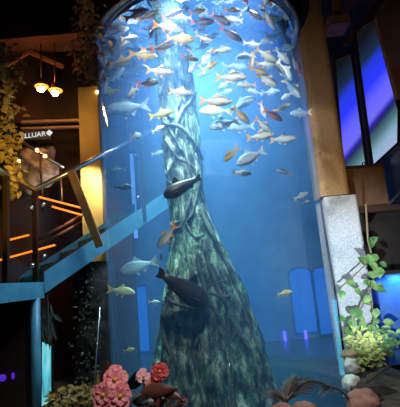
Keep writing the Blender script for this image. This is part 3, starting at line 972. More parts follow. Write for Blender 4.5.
pn = thing('hanging_board', 'brown hanging board with pale edge and rusty foot at the upper right', 'board', at(390, 50, 5.6))
a, b, c2, d2 = at(375, 18, 5.6), at(396.5, 98, 5.6), at(430, 95, 5.6), at(430, -20, 5.6)
a2 = at(394, -10, 5.6)
mb = MB()
mb.prism([a, b, c2, d2, a2], (0, 0.06, 0))
mb.build('board', M['brownpanel'], pn)
mb = MB()
mb.bar(a - Vector((.005, .03, 0)), b - Vector((.005, .03, 0)), 0.03, 0.02, (0, 1, 0))
mb.bar(a - Vector((.005, .03, 0)), a2 - Vector((.005, .03, 0)), 0.03, 0.02, (0, 1, 0))
mb.build('edge_strip', M['beam'], pn)
mb = MB()
mb.prism([at(388, 68, 5.59), at(396.5, 98, 5.59), at(430, 95, 5.59), at(430, 60, 5.59)], (0, -0.012, 0))
mb.build('rusty_foot', M['rust'], pn)

mb = MB()
mb.bar(at(326, 27, 6.4), at(346, 25, 6.4), 0.4, 0.16)
mb.bar(at(337, 25, 6.4), at(336, -20, 6.4), 0.12, 0.12)
tag(mb.build('ceiling_bracket', M['beam']), 'brown box bracket hanging beside the top of the tan column', 'bracket')
mb = MB()
_a, _b = at(345, 45, 6.8), at(366, 18, 6.8)
mb.bar(_a, _a + (_b - _a) * ((7.0 - _a.z) / (_b.z - _a.z)), 0.08, 0.08)
tag(mb.build('slanting_brace', M['brownwall']), 'dark slanting brace below the ceiling left of the hanging board', 'brace')

bx = thing('wooden_box', 'brown wooden box standing on the shelf under the blue screens', 'box', at(368, 206, 6.3))
p0, p1 = at(353, 209, 6.3), at(383, 166, 6.3)
mb = MB()
mb.box((p0.x, 6.3, p0.z), (p1.x, 6.75, p1.z))
mb.build('body', mat('brown_box_wood', (0.14, 0.075, 0.04), 0.6, noise_scale=5, color2=(0.2, 0.11, 0.06), bump=.3), bx)
mb = MB()
mb.box((p0.x - .02, 6.27, p1.z), (p1.x + .02, 6.78, p1.z + .04))
box_lid = mb.build('lid', M['brownwall'], bx)
mb = MB()
mb.tube([at(362, 168, 6.35), at(362.5, 163, 6.35), at(365, 162, 6.35), at(366, 168, 6.35)], 0.012, 8)
sub(mb.build('handle', M['black'], bx, True), box_lid)
sh = thing('shelf_unit', 'dark shelf carrying the wooden box, right of the column', 'shelf', at(375, 215, 6.3))
mb = MB()
q0, q1 = at(345, 214, 6.2), at(430, 210, 6.2)
mb.box((q0.x, 6.2, p0.z - 0.08), (q1.x, 7.0, p0.z))
mb.build('top', M['brownwall'], sh)
mb = MB()
mb.box((q0.x + .05, 6.5, 0), (q1.x, 6.95, p0.z - 0.08))
mb.build('body', M['dark'], sh)
mb = MB()
mb.bar(at(388, 205, 5.9), at(412, 180, 5.9), 0.03, 0.03)
tag(mb.build('metal_rod', M['steel']), 'thin pale rod slanting up at the right edge beside the wooden box', 'rod')

# lower right: a second aquarium with its own lamp
n0, n1 = at(377, 288, 5.9), at(440, 400, 5.9)
ws = thing('wall_aquarium', 'blue lit aquarium cabinet behind the vine at the lower right', 'aquarium', (n0.x, 5.9, 0))
mb = MB()
zt2 = at(390, 274, 5.9).z
mb.box((n0.x, 6.38, 0.1), (n0.x + 1.6, 6.42, zt2))
mb.build('back_panel', M['blueback'], ws)
mb = MB()
mb.box((n0.x - .03, 5.88, zt2), (n0.x + 1.62, 6.44, zt2 + 0.05))
mb.build('lid', M['dark'], ws)
mb = MB()
mb.box((n0.x - .03, 5.9, 0.0), (n0.x, 6.44, zt2))
mb.build('side_panel', M['royal'], ws)
mb = MB()
mb.box((n0.x, 5.9, 0.1), (n0.x + 1.6, 5.92, zt2))
mb.build('front_glass', M['glass'], ws)
light('wall_aquarium_lamp', 'AREA', (n0.x + 0.5, 6.2, zt2 - 0.04), (n0.x + 0.5, 6.3, 0), 9, (0.03, 0.2, 1.0), 0.3)

# glowing blue arched windows on the back wall, seen through the tank
M['blueglow'] = emit('blue_window_light', (0.01, 0.13, 0.8), 0.8)
M['lavglow'] = emit('lavender_window_light', (0.16, 0.30, 1.0), 1.2)
M['violet'] = emit('violet_tube_light', (0.06, 0.03, 1.0), 6)
def glow(px, py, wpx, hpx, Y, m, name, label, cat, frame=True, arch=False):
    c0 = at(px, py, Y)
    wm, hm = wpx * Y / FPX / 2, hpx * Y / FPX / 2
    t = thing(name, label, cat, (c0.x, Y, c0.z - hm))
    mb = MB()
    top = [(c0.x + wm, Y, c0.z + hm), (c0.x - wm, Y, c0.z + hm)]
    if arch:
        top = [(c0.x + wm * math.cos(PI * k / 10), Y, c0.z + hm - wm * .6 + wm * .6 * math.sin(PI * k / 10)) for k in range(11)]
    poly = [(c0.x - wm, Y, c0.z - hm), (c0.x + wm, Y, c0.z - hm)] + top
    mb.prism(poly, (0, 0.03, 0))
    mb.build('lit_panel', m, t)
    mb = MB()
    for i in range(len(poly)):
        mb.bar(poly[i], poly[(i + 1) % len(poly)], 0.04, 0.05, (0, 1, 0))
    mb.build('frame', M['royal'], t)
    return t
glow(303, 300, 22, 62, 9.96, M['blueglow'], 'lit_window', 'blue arched lit window behind the tank, left one of the lower right pair', 'window', arch=True)
glow(326, 300, 20, 64, 9.96, M['blueglow'], 'lit_window', 'blue arched lit window behind the tank, next to the right glass', 'window', arch=True)
glow(124, 196, 26, 90, 9.96, M['lavglow'], 'lit_banner', 'tall lavender blue lit banner behind the left of the tank', 'banner')
glow(126, 320, 44, 62, 9.96, M['blueglow'], 'lit_doorway', 'blue lit doorway behind the lower left of the tank', 'doorway')  # added glowing panel for the deep blue glow in the lower tank
for px, py, h, lab in ((285, 338, 12, 'short violet tube light behind the lower right of the tank, upper left one'), (306, 336, 10, 'short violet tube light behind the lower right of the tank, right one')):
    mb = MB()
    pc = at(px, py, 9.94)
    hh = h * 9.94 / FPX / 2
    mb.tube([pc - Vector((0, 0, hh)), pc + Vector((0, 0, hh))], 0.035, 10)
    tag(mb.build('tube_light', M['violet'], None, True), lab, 'light')

mb = MB()
mb.tube([at(334, 300, 4.75), at(344.5, 396, 4.75)], 0.025, 10)  # glowing tube added in place of a cyan reflection on the acrylic
tag(mb.build('light_strip', emit('cyan_strip_light', (0.08, 0.48, 0.9), 0.9), None, True), 'upright cyan light strip along the lower right edge of the tank', 'light')

# ------------------------------------------------------------------ staircase, left
stair = thing('staircase', 'blue painted staircase with glass railing climbing right behind the aquarium', 'staircase', at(40, 290, 5.0))
NB = at(36, 291, 5.0)                                              # foot of the newel
DIR = Vector((0.79, 0.61, 0)).normalized()
PER = Vector((-0.61, 0.79, 0)).normalized()
RISE = math.tan(math.radians(31))
def along(s, h=0.0, off=0.0):
    return NB + DIR * s + PER * off + Vector((0, 0, s * RISE + h))
mb = MB()
S0, S1 = 0.10, 2.05
mb.prism([along(S0, -0.10), along(S1, -0.10), along(S1, 0.16), along(S0, 0.16)], PER * 0.05)
mb.build('stringer', M['bluepaint'], stair)
mb = MB()
mb.prism([along(S0, -0.10, 1.2), along(S1, -0.10, 1.2), along(S1, 0.16, 1.2), along(S0, 0.16, 1.2)], PER * 0.05)
mb.build('stringer', M['bluepaint'], stair)
mb = MB()
mb.prism([along(S0, -0.09, .05), along(S1, -0.09, .05), along(S1, -0.09, 1.2), along(S0, -0.09, 1.2)], (0, 0, 0.03))
mb.build('soffit', M['bluepaint'], stair)
for k in range(6):
    s0 = 0.12 + 0.29 * k
    z = 0.17 * (k + 1)
    m = MB()
    a = NB + DIR * s0 + PER * .05 + Vector((0, 0, z))
    m.prism([a, a + DIR * 0.31, a + DIR * 0.31 + PER * 1.15, a + PER * 1.15], (0, 0, 0.04))
    m.build('tread', M['tread'], stair)
    m = MB()
    a = a - Vector((0, 0, 0.17))
    m.prism([a, a + PER * 1.15, a + PER * 1.15 + DIR * .02, a + DIR * .02], (0, 0, 0.17))
    m.build('riser', M['tread'], stair)
# landing coming towards the camera
LB = NB + Vector((0.02, 0, 0))
LF = Vector((at(-10, 287, 3.9).x, 3.6, NB.z))
mb = MB()
mb.prism([(LB.x + .05, LB.y + .08, NB.z - .09), (LF.x + .05, LF.y, NB.z - .09), (LF.x - 1.4, LF.y, NB.z - .09), (LB.x - 1.4, LB.y + 1.3, NB.z - .09), (LB.x + .05 - .73, LB.y + 1.02, NB.z - .09)], (0, 0, 0.19))
mb.build('landing', M['bluepaint'], stair)
H = 1.22
def post(p, h=H, wd=0.055):
    m = MB()
    m.box((p.x - wd / 2, p.y - wd / 2, p.z - 0.06), (p.x + wd / 2, p.y + wd / 2, p.z + h))
    return m.build('post', M['bronze'], stair)
newel = post(NB)
pl2 = Vector((at(6, 280, 4.2).x, 4.2, NB.z))
post(pl2)
mid_post = post(along(1.55, 0.0), H - .1)
post(along(2.0, 0.0), H - .1)
mb = MB()
mb.tube([NB + Vector((0, 0, H + .03)), along(2.05, H + .03)], 0.035, 12)
mb.build('handrail', M['steel'], stair, True)
mb = MB()
mb.tube([NB + Vector((0, 0, H + .03)), Vector((LF.x, LF.y, NB.z + H + .03))], 0.035, 12)
mb.build('handrail', mat('brass_rail', (0.6, 0.45, 0.15), 0.25, 0.9), stair, True)  # yellow light on this rail is put into its metal colour
def gpanel(a, b, h0, h1):
    m = MB()
    m.prism([a + Vector((0, 0, h0)), b + Vector((0, 0, h0)), b + Vector((0, 0, h1)), a + Vector((0, 0, h1))], PER * 0.012)
    return m.build('glass_panel', M['glass'], stair)
gpanel(along(.06), along(1.5), .2, H - .12)
gpanel(along(1.6), along(1.95), .2, H - .12)
gpanel(NB + Vector((0, -.06, 0)), pl2 + Vector((0, .06, 0)), .14, H - .06)
gpanel(pl2 + Vector((0, -.06, 0)), LF, .14, H - .06)
for s, h in ((.1, .35), (.1, 1.0), (1.45, .35), (1.45, 1.0)):
    m = MB()
    p = along(s, h, -.02)
    m.tube([p, p + PER * .05], 0.03, 10)
    sub(m.build('glass_clamp', M['steel'], stair, True), newel if s < 1 else mid_post)
for z in (.3, 1.0):
    m = MB()
    p = NB + Vector((0.02, -.1, z))
    m.tube([p, p - Vector((.05, 0, 0))], 0.03, 10)
    sub(m.build('glass_clamp', M['steel'], stair, True), newel)
br = MB()
br.bar(at(71, 171, 5.15), at(100, 247, 5.3), 0.10, 0.05, (0, 1, 0))
tag(br.build('leaning_bar', M['amberwood']), 'amber brown flat bar leaning against the stair handrail beside the tank', 'bar')

# rear railing, strips of orange light behind the glass, two of them for reflections in it
rr = thing('rear_railing', 'thin pale railing descending right behind the stair glass', 'railing', at(40, 152, 6.9))
mb = MB()
mb.tube([at(12, 136, 6.9), at(64, 168, 6.9)], 0.03, 10)
mb.build('handrail', M['steel'], rr, True)
for x, y in ((18, 140), (40, 153), (60, 165)):
    mb = MB()
    mb.tube([at(x, y, 6.9), at(x + 3, y + 60, 6.9)], 0.02, 8)
    mb.build('post', M['bronze'], rr, True)
def led_and_reflection(x0, y0, x1, y1, Y, lab):
    t = thing('led_strip', lab, 'light', at((x0 + x1) / 2, (y0 + y1) / 2, Y), 'orange light strips behind the stair railing')
    m = MB()
    m.tube([at(x0, y0, Y), at(x1, y1, Y)], 0.015, 8)
    m.build('tube', M['led'], t, True)
    m = MB()
    m.bar(at(x0, y0, Y) + Vector((0, .04, 0)), at(x1, y1, Y) + Vector((0, .04, 0)), 0.03, 0.07, (0, 1, 0))
    m.build('channel', M['bronze'], t)
led_and_reflection(39, 197, 82, 208, 6.8, 'orange light strip sloping down right, upper one of the pair beside the newel post')
led_and_reflection(52, 206.5, 82, 215, 6.75, 'orange light strip sloping down right, lower one of the pair beside the newel post')
led_and_reflection(-4, 261, 55, 245, 6.7, 'long orange light strip sloping up right, lowest behind the railing')  # this strip and the next are reflections in the glass, built as tubes
led_and_reflection(5, 241, 29, 235, 6.75, 'short orange light strip between the two railing posts')
for x0, y0, x1, y1, lab in ((38, 247, 104, 209, 'rose brown rail rising right behind the stairs, lower one'), (38, 240, 104, 203, 'rose brown rail rising right behind the stairs, upper one')):
    m = MB()
    m.tube([at(x0, y0, 7.0), at(x1, y1, 7.4)], 0.03, 8)
    tag(m.build('wall_rail', mat('rose_brown_metal', (0.4, 0.18, 0.12), 0.4, 0.5), None, True), lab, 'rail')
for x, y, lab in ((37, 150, 'small amber bulb on the rear railing, upper one'), (45, 156, 'small amber bulb on the rear railing, lower one'), (19, 161, 'small amber bulb in front of the pale stone behind the ivy'),
                  (97, 92, 'small amber bulb on the olive pillar beside the aquarium')):
    m = MB()
    Y = 6.85 if x < 90 else 6.98
    m.blob(at(x, y, Y), (.03, .03, .03), 0, 1, 0, 10, 6)
    tag(m.build('bulb', M['spark'], None, True), lab, 'bulb')  # railing beads are built-in lamp reflections, the pillar bead a painted glint
mb = MB()
mb.blob(at(33, 168, 7.4), (.45, .3, .48), 0.35, 1.6, 4, 32, 20)
tag(mb.build('pale_stone', M['palesculpt'], None, True), 'big pale mottled stone behind the rear railing at the left', 'stone')
slab('wall_stair', (-4.8, 7.9, 0), (-1.35, 8.05, 7.0), M['brownwall'], 'brown wall behind the staircase')
light('stair_wall_lamp', 'SPOT', (-1.6, 6.6, 3.6), (-2.8, 7.7, 2.3), 190, (1.0, 0.72, 0.5), 0.05, math.radians(110), .9)

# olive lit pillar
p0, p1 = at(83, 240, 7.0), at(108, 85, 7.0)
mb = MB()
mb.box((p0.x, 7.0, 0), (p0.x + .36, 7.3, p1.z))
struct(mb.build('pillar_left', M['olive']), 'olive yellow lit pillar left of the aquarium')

# bulkhead and beams, upper left
mb = MB()
b0, b1 = at(-20, 150, 7.2), at(110, 84, 7.2)
mb.box((-4.8, 7.25, at(60, 118, 7.2).z), (b1.x + .5, 7.8, 7.0))
struct(mb.build('trim_1', M['brownwall']), 'dark brown bulkhead above the sign')
for y, lab, nm in ((122.5, 'upper pale rail across the bulkhead over the sign', .05), (129, 'lower pale rail across the bulkhead over the sign', .04)):
    mb = MB()
    mb.bar(at(22, y, 7.1), at(84, y - 2, 7.1), 0.08, nm)
    tag(mb.build('bulkhead_rail', mat('rail_paint', (0.32, 0.2, 0.17), .5)), lab, 'rail')
for x0, y0, x1, y1, Y, wd, nm, lab in ((18, 44, 62, 47, 6.6, .07, 'ceiling_beam', 'level pale brown ceiling beam at the upper left'), (29, 52, 63, 67, 6.4, .06, 'ceiling_beam', 'short ceiling beam slanting down right above the amber lamps'),
                                (29, 52, 0, 70, 6.4, .05, 'ceiling_beam', 'ceiling beam slanting down left above the amber lamps'),
                                (71, 34, 77, 70, 6.2, .03, 'hanging_rod', 'thin rod hanging left of the brown ivy')):
    mb = MB()
    mb.bar(at(x0, y0, Y), at(x1, y1, Y), wd, wd)
    tag(mb.build(nm, M['beam']), lab, 'beam' if 'beam' in nm else 'rod')
mb = MB()
e0, e1 = at(-30, 45, 6.0), at(80, 36, 6.0)
mb.box((-4.8, 6.0, at(30, 37, 6.0).z), (e1.x, 6.5, 7.0))
struct(mb.build('trim_2', M['brownwall']), 'dropped brown ceiling edge at the upper left')

# amber lamps
for x, y, lab in ((41, 88, 'glowing amber spotlight, left one of two under the ceiling beams'), (55, 92, 'glowing amber spotlight, right one of two under the ceiling beams')):
    pc = at(x, y, 6.2)
    t = thing('spotlight', lab, 'lamp', pc, 'amber spotlights at the upper left')
    m = MB()
    m.lathe([(0.0, .14), (.05, .14), (.065, 0.0), (.055, 0.0), (.045, .12), (0, .12)], pc + Vector((0, 0, .0)), 20)
    can = m.build('can', M['bronze'], t, True)
    m = MB()
    m.blob(pc + Vector((0, 0, -.01)), (.06, .06, .06), 0, 1, 0, 14, 9)
    sub(m.build('bulb', M['lamp'], t, True), can)
    m = MB()
    m.lathe([(.0, -.02), (.06, -.018), (.105, 0.0), (.11, 0.012), (.06, .03), (.0, .03)], pc + Vector((0, .03, .03)), 24)
    sub(m.build('glowing_shade', M['shade'], t, True), can)  # glowing disc added for the orange halo round the bulb
    m = MB()
    m.tube([pc + Vector((0, 0, .14)), pc + Vector((0, 0.02, 1.05))], .01, 6)
    m.build('stem', M['bronze'], t, True)
    light('amber_lamp', 'POINT', pc + Vector((0, -.12, -.03)), None, 14, (1.0, 0.30, 0.05), .05)

# sign
sg = thing('sign', 'small dark sign with white lettering and a diamond under the bulkhead rails', 'sign', at(37, 135, 7.06))
s0, s1, s2, s3 = at(24.5, 130.5, 7.06), at(50, 131, 7.06), at(50, 139, 7.06), at(24.5, 139, 7.06)
mb = MB()
mb.prism([s0, s1, s2, s3], (0, .04, 0))
mb.build('board', M['signboard'], sg)
for x in (27, 47.5):
    mb = MB()
    mb.bar(at(x, 132, 7.1), at(x, 118, 7.1), .025, .025)
    mb.build('hanger', M['dark'], sg)
fc = bpy.data.curves.new('lettering', 'FONT')
fc.body = 'ELLUAR\u25C6'
fc.size = 0.13
fc.extrude = 0.004
fc.align_x = 'CENTER'
fc.align_y = 'CENTER'
fo = bpy.data.objects.new('lettering_source', fc)
fme = bpy.data.meshes.new_from_object(fo)
bpy.data.objects.remove(fo)
lo = bpy.data.objects.new('lettering', fme)
COL.objects.link(lo)
fme.materials.clear()
fme.materials.append(M['letters'])
cxs = (s0 + s1 + s2 + s3) / 4
lo.parent = sg
lo.location = cxs - sg.location + Vector((0.0, -.008, 0))
lo.rotation_euler = (PI / 2, math.radians(-2), 0)

# lower left: post, panel, screen, dark rock pillar
mb = MB()
a = at(35.5, 330, 4.9)
mb.tube([(a.x, 4.9, 0), (a.x, 4.9, NB.z - .08)], 0.055, 20)
tag(mb.build('support_post', M['bluepaint'], None, True), 'round blue lit post holding up the stair landing', 'post')
mb = MB()
a0, a1 = at(-60, 380, 5.2), at(31, 350, 5.2)
mb.box((a0.x, 5.2, 0), (a1.x, 5.3, NB.z - .1))
struct(mb.build('wall_landing', mat('dark_brown_panel', (0.02, 0.009, 0.007), .6)), 'dark brown wall panel under the landing')
for x, y, lab in ((2, 378, 'small violet light low on the dark panel at the left edge, larger one'), (13, 376, 'small violet light low on the dark panel, right one')):
    m = MB()
    m.blob(at(x, y, 5.17), (.05 if x < 5 else .02, .015, .04), .2, 2, x)
    tag(m.build('violet_light', emit('dim_violet', (.10, .02, .6), .8), None, True), lab, 'light')
ss = thing('display_screen', 'upright screen with a pale cyan picture under the stairs', 'screen', at(46, 400, 5.6))
q = [at(41, 408, 5.6), at(52.5, 408, 5.6), at(52.5, 345, 5.6), at(41.5, 340, 5.6)]
m = MB()
m.prism(q, (0, .04, 0))
m.build('picture', M['smallscreen'], ss)
m = MB()
for i in range(4): m.bar(q[i], q[(i + 1) % 4], .02, .05, (0, 1, 0))
m.build('frame', M['black'], ss)
mb = MB()
a0, a1 = at(70, 330, 5.6), at(112, 330, 5.6)
vs = []
rk = thing('rock_pillar', 'rugged black rock pillar between the cyan screen and the aquarium', 'rock pillar', (a0.x, 5.6, 0))
mb = MB()
NAa, NZz = 40, 60
vs, fs = [], []
cxr, rr2 = (a0.x + a1.x) / 2, (a1.x - a0.x) / 2
for j in range(NZz + 1):
    z = at(90, 262, 5.6).z * j / NZz
    for i in range(NAa):
        an = 2 * PI * i / NAa
        k = 1 + .18 * noise.noise(Vector((math.cos(an) * 2, math.sin(an) * 2, z * 3))) + .08 * noise.noise(Vector((math.cos(an) * 6, math.sin(an) * 6, z * 8)))
        vs.append((cxr + rr2 * k * math.cos(an), 5.85 + .28 * k * math.sin(an), z))
for j in range(NZz):
    for i in range(NAa):
        i2 = (i + 1) % NAa
        fs.append((j * NAa + i, j * NAa + i2, (j + 1) * NAa + i2, (j + 1) * NAa + i))
fs.append(tuple(NZz * NAa + i for i in range(NAa)))
mb.add(vs, fs)
mb.build('rock', M['darkrock'], rk, True)
mb = MB()
for k in range(150):
    x, y = random.gauss(88, 7), random.uniform(262, 392)
    mb.leaf(at(x, y, 5.52), (random.uniform(-1, 1), -.3, random.uniform(-1, .4)), (0, -1, .3), random.uniform(.03, .07), random.uniform(.02, .04))
mb.build('moss', M['duskleaf'], rk)['kind'] = 'stuff'
mb = MB()
mb.tube([at(100, 307, 5.3), at(95, 372, 5.25), at(87, 455, 5.2)], .010, 8)
tag(mb.build('pale_rod', M['steel'], None, True), 'thin pale rod leaning in front of the black rock pillar', 'rod')
mb = MB()
for k in range(26):
    mb.leaf(at(random.uniform(42, 54), random.uniform(303, 332), 5.25), (random.uniform(-.4, .4), -.2, -1), (0, -1, .2), .22, .035)
mb.tube([at(47, 294, 5.2), at(48, 305, 5.2), at(48, 330, 5.25)], .01, 6)
mb.leaf(at(55, 314, 5.2), (.5, -.3, -.5), (0, -1, 0), .14, .06)
hp = mb.build('hanging_plant', mat('grey_green_leaf', (.05, .07, .07), .5, noise_scale=8, color2=(.12, .14, .13)))
tag(hp, 'grey green drooping plant above the cyan screen', 'plant')

# ------------------------------------------------------------------ plants
def ivy(name, label, path, Y, n, spread, size, lm, seed, zdepth=.12):
    r = random.Random(seed)
    pts = [at(x, y, Y) for x, y in path]
    t = thing(name, label, 'ivy', pts[0])
    for s in range(3):
        m = MB()
        m.tube([p + Vector((r.uniform(-.04, .04), r.uniform(0, .08), 0)) for p in pts], .008, 6)
        m.build('stem', M['stem'], t, True)
    m = MB()
    for k in range(n):
        u = r.random() * (len(pts) - 1)
        i = min(int(u), len(pts) - 2)
        p = pts[i].lerp(pts[i + 1], u - i)
        sp = spread[i] + (spread[i + 1] - spread[i]) * (u - i)
        p = p + Vector((r.gauss(0, .5) * sp, r.uniform(-zdepth, zdepth), r.uniform(-.05, .05)))
        sz = size * r.uniform(.6, 1.2)
        m.leaf(p, (r.uniform(-1, 1), r.uniform(-.8, .2), r.uniform(-1, .3)), (r.uniform(-.4, .4), -1, r.uniform(0, .8)), sz, sz * .6, .12, .3)
    m.build('foliage', lm, t)['kind'] = 'stuff'
    return t
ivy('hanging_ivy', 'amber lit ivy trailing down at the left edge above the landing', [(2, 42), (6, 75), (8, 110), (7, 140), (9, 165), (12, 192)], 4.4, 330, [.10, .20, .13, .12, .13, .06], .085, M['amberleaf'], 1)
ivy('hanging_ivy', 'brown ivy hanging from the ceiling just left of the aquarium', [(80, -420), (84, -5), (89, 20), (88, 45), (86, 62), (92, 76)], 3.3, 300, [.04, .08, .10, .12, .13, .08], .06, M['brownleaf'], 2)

# trailing vine by the white column: big leaves one by one
vine = thing('trailing_vine', 'green leafy vine trailing down beside the white column', 'vine', at(367, 206, 5.2))
VP = [(366, 204), (367, 222), (368, 240), (371, 252), (374, 268), (373, 283), (367, 296), (360, 310), (351, 322), (344, 334)]
m = MB()
m.tube([at(x, y, 5.2) for x, y in VP], .014, 8)
m.build('stem', M['stem'], vine, True)
m = MB()
m.tube([at(x, y, 5.25) for x, y in ((341, 287), (350, 279), (360, 270), (368, 262))], .010, 8)
m.build('stem', M['stem'], vine, True)
m = MB()
m.tube([at(x, y, 5.22) for x, y in ((366, 296), (372, 305), (374, 318), (370, 332), (380, 338))], .010, 8)
m.build('stem', M['stem'], vine, True)
rl = random.Random(5)
LV = [(369, 243), (372, 248), (368, 254), (377, 254), (370, 262), (380, 262), (366, 264), (374, 272), (380, 267), (372, 280), (377, 288), (381, 290), (384, 287), (370, 295), (363, 284), (355, 288), (356, 285), (362, 300),
      (377, 308), (358, 316), (352, 318), (362, 320), (371, 312), (348, 322), (344, 316), (358, 308), (342, 290), (345, 328), (352, 330), (366, 328), (378, 318), (383, 322), (360, 327), (349, 310), (371, 286), (367, 274)]
for i, (x, y) in enumerate(LV):
    m = MB()
    sz = rl.uniform(.09, .15)
    m.leaf(at(x, y, 5.15 + rl.uniform(-.06, .05)), (rl.uniform(-1, 1), -.35, rl.uniform(-1, .5)), (rl.uniform(-.3, .3), -1, .5), sz, sz * .75, .1, .25)
    m.build('leaf', M['leaf'], vine)

def bushy(name, label, cat, px, py, wpx, hpx, Y, n, size, lm, seed, dirz=.6):
    r = random.Random(seed)
    c = at(px, py, Y)
    k = Y / FPX
    t = thing(name, label, cat, (c.x, Y, c.z - hpx * k / 2))
    m = MB()
    for q in range(5):
        b = Vector((c.x + r.uniform(-.1, .1), Y + r.uniform(-.05, .05), c.z - hpx * k * .6))
        m.tube([b, Vector((c.x + r.uniform(-.4, .4) * wpx * k, Y, c.z + r.uniform(-.2, .3) * hpx * k))], .008, 6)
    m.build('stem', M['stem'], t, True)
    m = MB()
    for q in range(n):
        while True:
            ux, uy, uz = r.uniform(-1, 1), r.uniform(-1, 1), r.uniform(-1, 1)
            if ux * ux + uy * uy + uz * uz < 1: break
        p = Vector((c.x + ux * wpx * k / 2, Y + uy * .14, c.z + uz * hpx * k / 2))
        sz = size * r.uniform(.6, 1.3)
        m.leaf(p, (r.uniform(-1, 1), r.uniform(-1, .1), r.uniform(-.6, 1) * dirz), (r.uniform(-.4, .4), -.6, .8), sz, sz * .55)
    m.build('foliage', lm, t)['kind'] = 'stuff'
    return t
bushy('leafy_plant', 'yellow green leafy plant heaped under the vine beside the white stones', 'plant', 364, 352, 34, 44, 4.9, 230, .085, M['leafy'], 11)
bushy('leafy_plant', 'dark green leafy plant spreading right of the yellow green one', 'plant', 382, 340, 34, 26, 5.0, 90, .09, M['leaf'], 12)
bushy('ground_cover', 'olive and brown ground plants at the bottom left of the pink flowers', 'plant', 76, 400, 56, 24, 3.9, 260, .07, M['mossleaf'], 13)
bushy('ground_cover', 'brown leafy ground plant under the red flower at the trunk foot', 'plant', 158, 399, 50, 18, 2.95, 90, .07, M['darkleaf'], 14)

def frond(label, p0, p1, sag, nleaf, L, Y0, Y1, seed):
    r = random.Random(seed)
    a, b = at(*p0, Y0), at(*p1, Y1)
    t = thing('palm_frond', label, 'palm frond', a)
    pts = [a.lerp(b, u / 11) + Vector((0, 0, sag * math.sin(PI * u / 11))) for u in range(12)]
    m = MB()
    m.tube(pts, [.012 - .0008 * u for u in range(12)], 6)
    rib = m.build('rib', M['frond'], t, True)
    m = MB()
    for k in range(nleaf):
        u = .12 + .86 * k / nleaf
        i = min(int(u * 11), 10)
        p = pts[i].lerp(pts[i + 1], u * 11 - i)
        d = (pts[i + 1] - pts[i]).normalized()
        for s in (-1, 1):
            sd = d.cross(Vector((0, -.5, .85))).normalized() * s
            l = L * (1.15 - .75 * u) * r.uniform(.85, 1.1)
            m.leaf(p, sd * .6 + d * 1.0 + Vector((0, -.1, .12)), (0, -.4, 1), l, l * .13, .1, .45)
    sub(m.build('leaflets', M['frond'], t), rib)['kind'] = 'stuff'
frond('dark palm frond arching up right in front of the lower right glass', (284, 404), (334, 390), .10, 15, .15, 3.0, 3.2, 1)
frond('dark palm frond rising steeply left of the arching one at the lower right glass', (284, 408), (296, 376), .02, 12, .12, 3.0, 3.1, 2)
frond('short dark palm frond leaning left at the foot of the lower right glass', (290, 408), (268, 394), .03, 9, .10, 3.0, 3.0, 3)
frond('dark palm frond reaching right across the white stones', (352, 398), (398, 392), .07, 15, .15, 3.9, 4.0, 4)
frond('dark feathery palm frond rising right below the yellow green plant', (352, 396), (392, 366), .02, 15, .17, 4.0, 4.3, 5)
frond('dark palm frond dropping to the lower right corner', (356, 398), (392, 406), .06, 13, .12, 3.8, 3.8, 6)
frond('dark palm frond arching left from the big terracotta rock onto the glass', (350, 400), (318, 396), .08, 12, .10, 3.7, 3.4, 7)

def stone(name, label, px, py, w2, h2, Y, m, seed):
    mb = MB()
    c = at(px, py, Y)
    k = Y / FPX
    mb.blob(c, (w2 * k / 2, w2 * k / 2.2, h2 * k / 2), .28, 1.7, seed, 28, 18)
    tag(mb.build(name, m, None, True), label, 'rock')
stone('rock', 'terracotta rock at the bottom right corner of the tank between the fronds', 363, 404, 30, 26, 3.7, M['rock'], 2)
stone('rock', 'terracotta rock at the foot of the tank right of the trunk', 304, 411, 24, 16, 2.9, M['rock'], 3)
stone('rock', 'small terracotta rock at the foot of the tank by the steep frond', 283, 413, 22, 16, 2.9, M['rock'], 5)
stone('rock', 'upper white rock under the yellow green plant, beside the tank', 351, 366, 15, 15, 4.6, M['paler'], 6)
stone('rock', 'lower white rock beside the tank above the terracotta rock', 352, 384, 18, 17, 4.4, M['paler'], 7)
stone('rock', 'pale tan rock wedged between white rock and yellow green plant', 349, 355, 16, 10, 4.7, mat('tan_rock', (.4, .26, .15), .8, noise_scale=9, color2=(.5, .36, .24)), 8)
stone('rock', 'white rock at the bottom right corner of the picture among fronds', 392, 399, 26, 16, 4.2, M['paler'], 9)

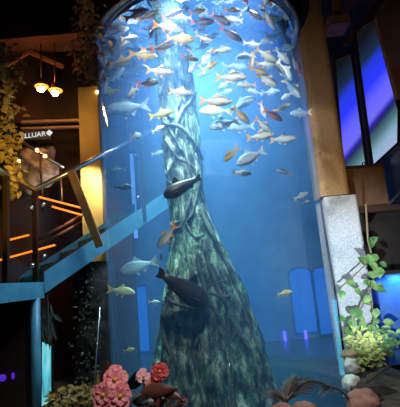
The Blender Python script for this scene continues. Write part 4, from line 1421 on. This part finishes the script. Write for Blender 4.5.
def flower(label, px, py, size, Y, m, npet, seed, layers=2, face=(0, -1, .25)):
    r = random.Random(seed)
    c = at(px, py, Y)
    R = size * Y / FPX / 2
    t = thing('flower', label, 'flower', c)
    fz = Vector(face).normalized()
    fx = fz.orthogonal().normalized()
    fy = fz.cross(fx)
    for ly in range(layers):
        for k in range(npet):
            a = 2 * PI * (k + .5 * ly) / npet + r.uniform(-.15, .15)
            d = fx * math.cos(a) + fy * math.sin(a)
            mb = MB()
            L = R * (1 - .28 * ly) * r.uniform(.9, 1.08)
            tilt = .25 + .35 * ly
            # rounded petal: rows widening then rounding off, cupped
            vs, fs = [], []
            sd = d.cross(fz).normalized()
            rows = [(0, .12), (.25, .55), (.5, .9), (.75, 1.0), (.92, .7), (1.0, .25)]
            for u, wv in rows:
                for q in (-1, -.5, 0, .5, 1):
                    ruf = .05 * R * math.sin(q * 5 + k + u * 6)
                    vs.append(c + d * (L * u) + fz * (tilt * L * u * (1 - .5 * u) + .12 * R * (q * q) * wv + ruf) + sd * (q * wv * L * .48))
            n = len(vs)
            vs += [v - fz * .004 for v in vs]
            for i in range(len(rows) - 1):
                for q in range(4):
                    A = i * 5 + q
                    fs.append((A, A + 1, A + 6, A + 5))
                    fs.append((n + A + 5, n + A + 6, n + A + 1, n + A))
                fs.append((i * 5, (i + 1) * 5, n + (i + 1) * 5, n + i * 5))
                fs.append((i * 5 + 4, n + i * 5 + 4, n + i * 5 + 9, i * 5 + 9))
            mb.add(vs, fs)
            mb.build('petal', m, t, True)
    mb = MB()
    mb.blob(c + fz * (.18 * R), (R * .17,) * 3, .3, 5, seed)
    mb.build('centre', M['yellow'], t, True)
    mb = MB()
    mb.tube([c - fz * .01, c + Vector((r.uniform(-.02, .02), .08, -.16)), c + Vector((0, .1, -.42))], .007, 6)
    mb.build('stem', M['stem'], t, True)
flower('pink flower, upper one of the large cluster at the bottom left', 115, 380, 26, 2.75, M['pink'], 5, 1, 2, (.1, -1, .4))
flower('pink flower, lower left one of the large cluster at the bottom left', 104, 395, 24, 2.65, M['pink'], 5, 2, 2, (-.3, -1, .2))
flower('pink flower, lower right one of the large cluster at the bottom left', 120, 396, 24, 2.65, M['pink'], 5, 3, 2, (.25, -1, .15))
flower('pale pink flower facing up between the pink cluster and the red flower', 143, 377, 15, 2.8, M['palepink'], 5, 4, 1, (.5, -.8, .5))
flower('small pale pink flower lower right beside the brown leaves', 150, 383, 11, 2.8, M['palepink'], 5, 5, 1, (.4, -1, .1))
flower('dark red flower at the trunk foot', 160, 372, 17, 2.8, M['red'], 6, 6, 2, (.1, -1, .5))
flower('small dark red flower just below the other red one', 156, 379, 11, 2.78, M['red'], 5, 7, 1, (-.2, -1, .1))
def bigleaf(label, p0, p1, Y, wd, m):
    a, b = at(*p0, Y), at(*p1, Y - .08)
    mb = MB()
    mb.leaf(a, b - a, (0, -1, .4), (b - a).length, wd, .12, .15)
    tag(mb.build('broad_leaf', m, None, True), label, 'leaf')
bigleaf('dark red brown leaf standing above the pink cluster', (112, 384), (106, 363), 2.95, .11, M['darkleaf'])
bigleaf('dark pointed leaf standing between pink cluster and pale pink flower', (128, 392), (134, 373), 2.85, .05, M['black'])
bigleaf('dark leaf crossing toward the small pale pink flower', (130, 388), (143, 380), 2.83, .05, M['black'])
bigleaf('dark brown leaf lying right under the red flower', (140, 392), (176, 388), 2.75, .09, M['darkleaf'])
bigleaf('brown leaf drooping right toward the trunk foot', (160, 388), (180, 398), 2.75, .08, M['darkleaf'])
bigleaf('olive leaf left of the pink cluster', (99, 412), (96, 375), 2.9, .06, M['mossleaf'])
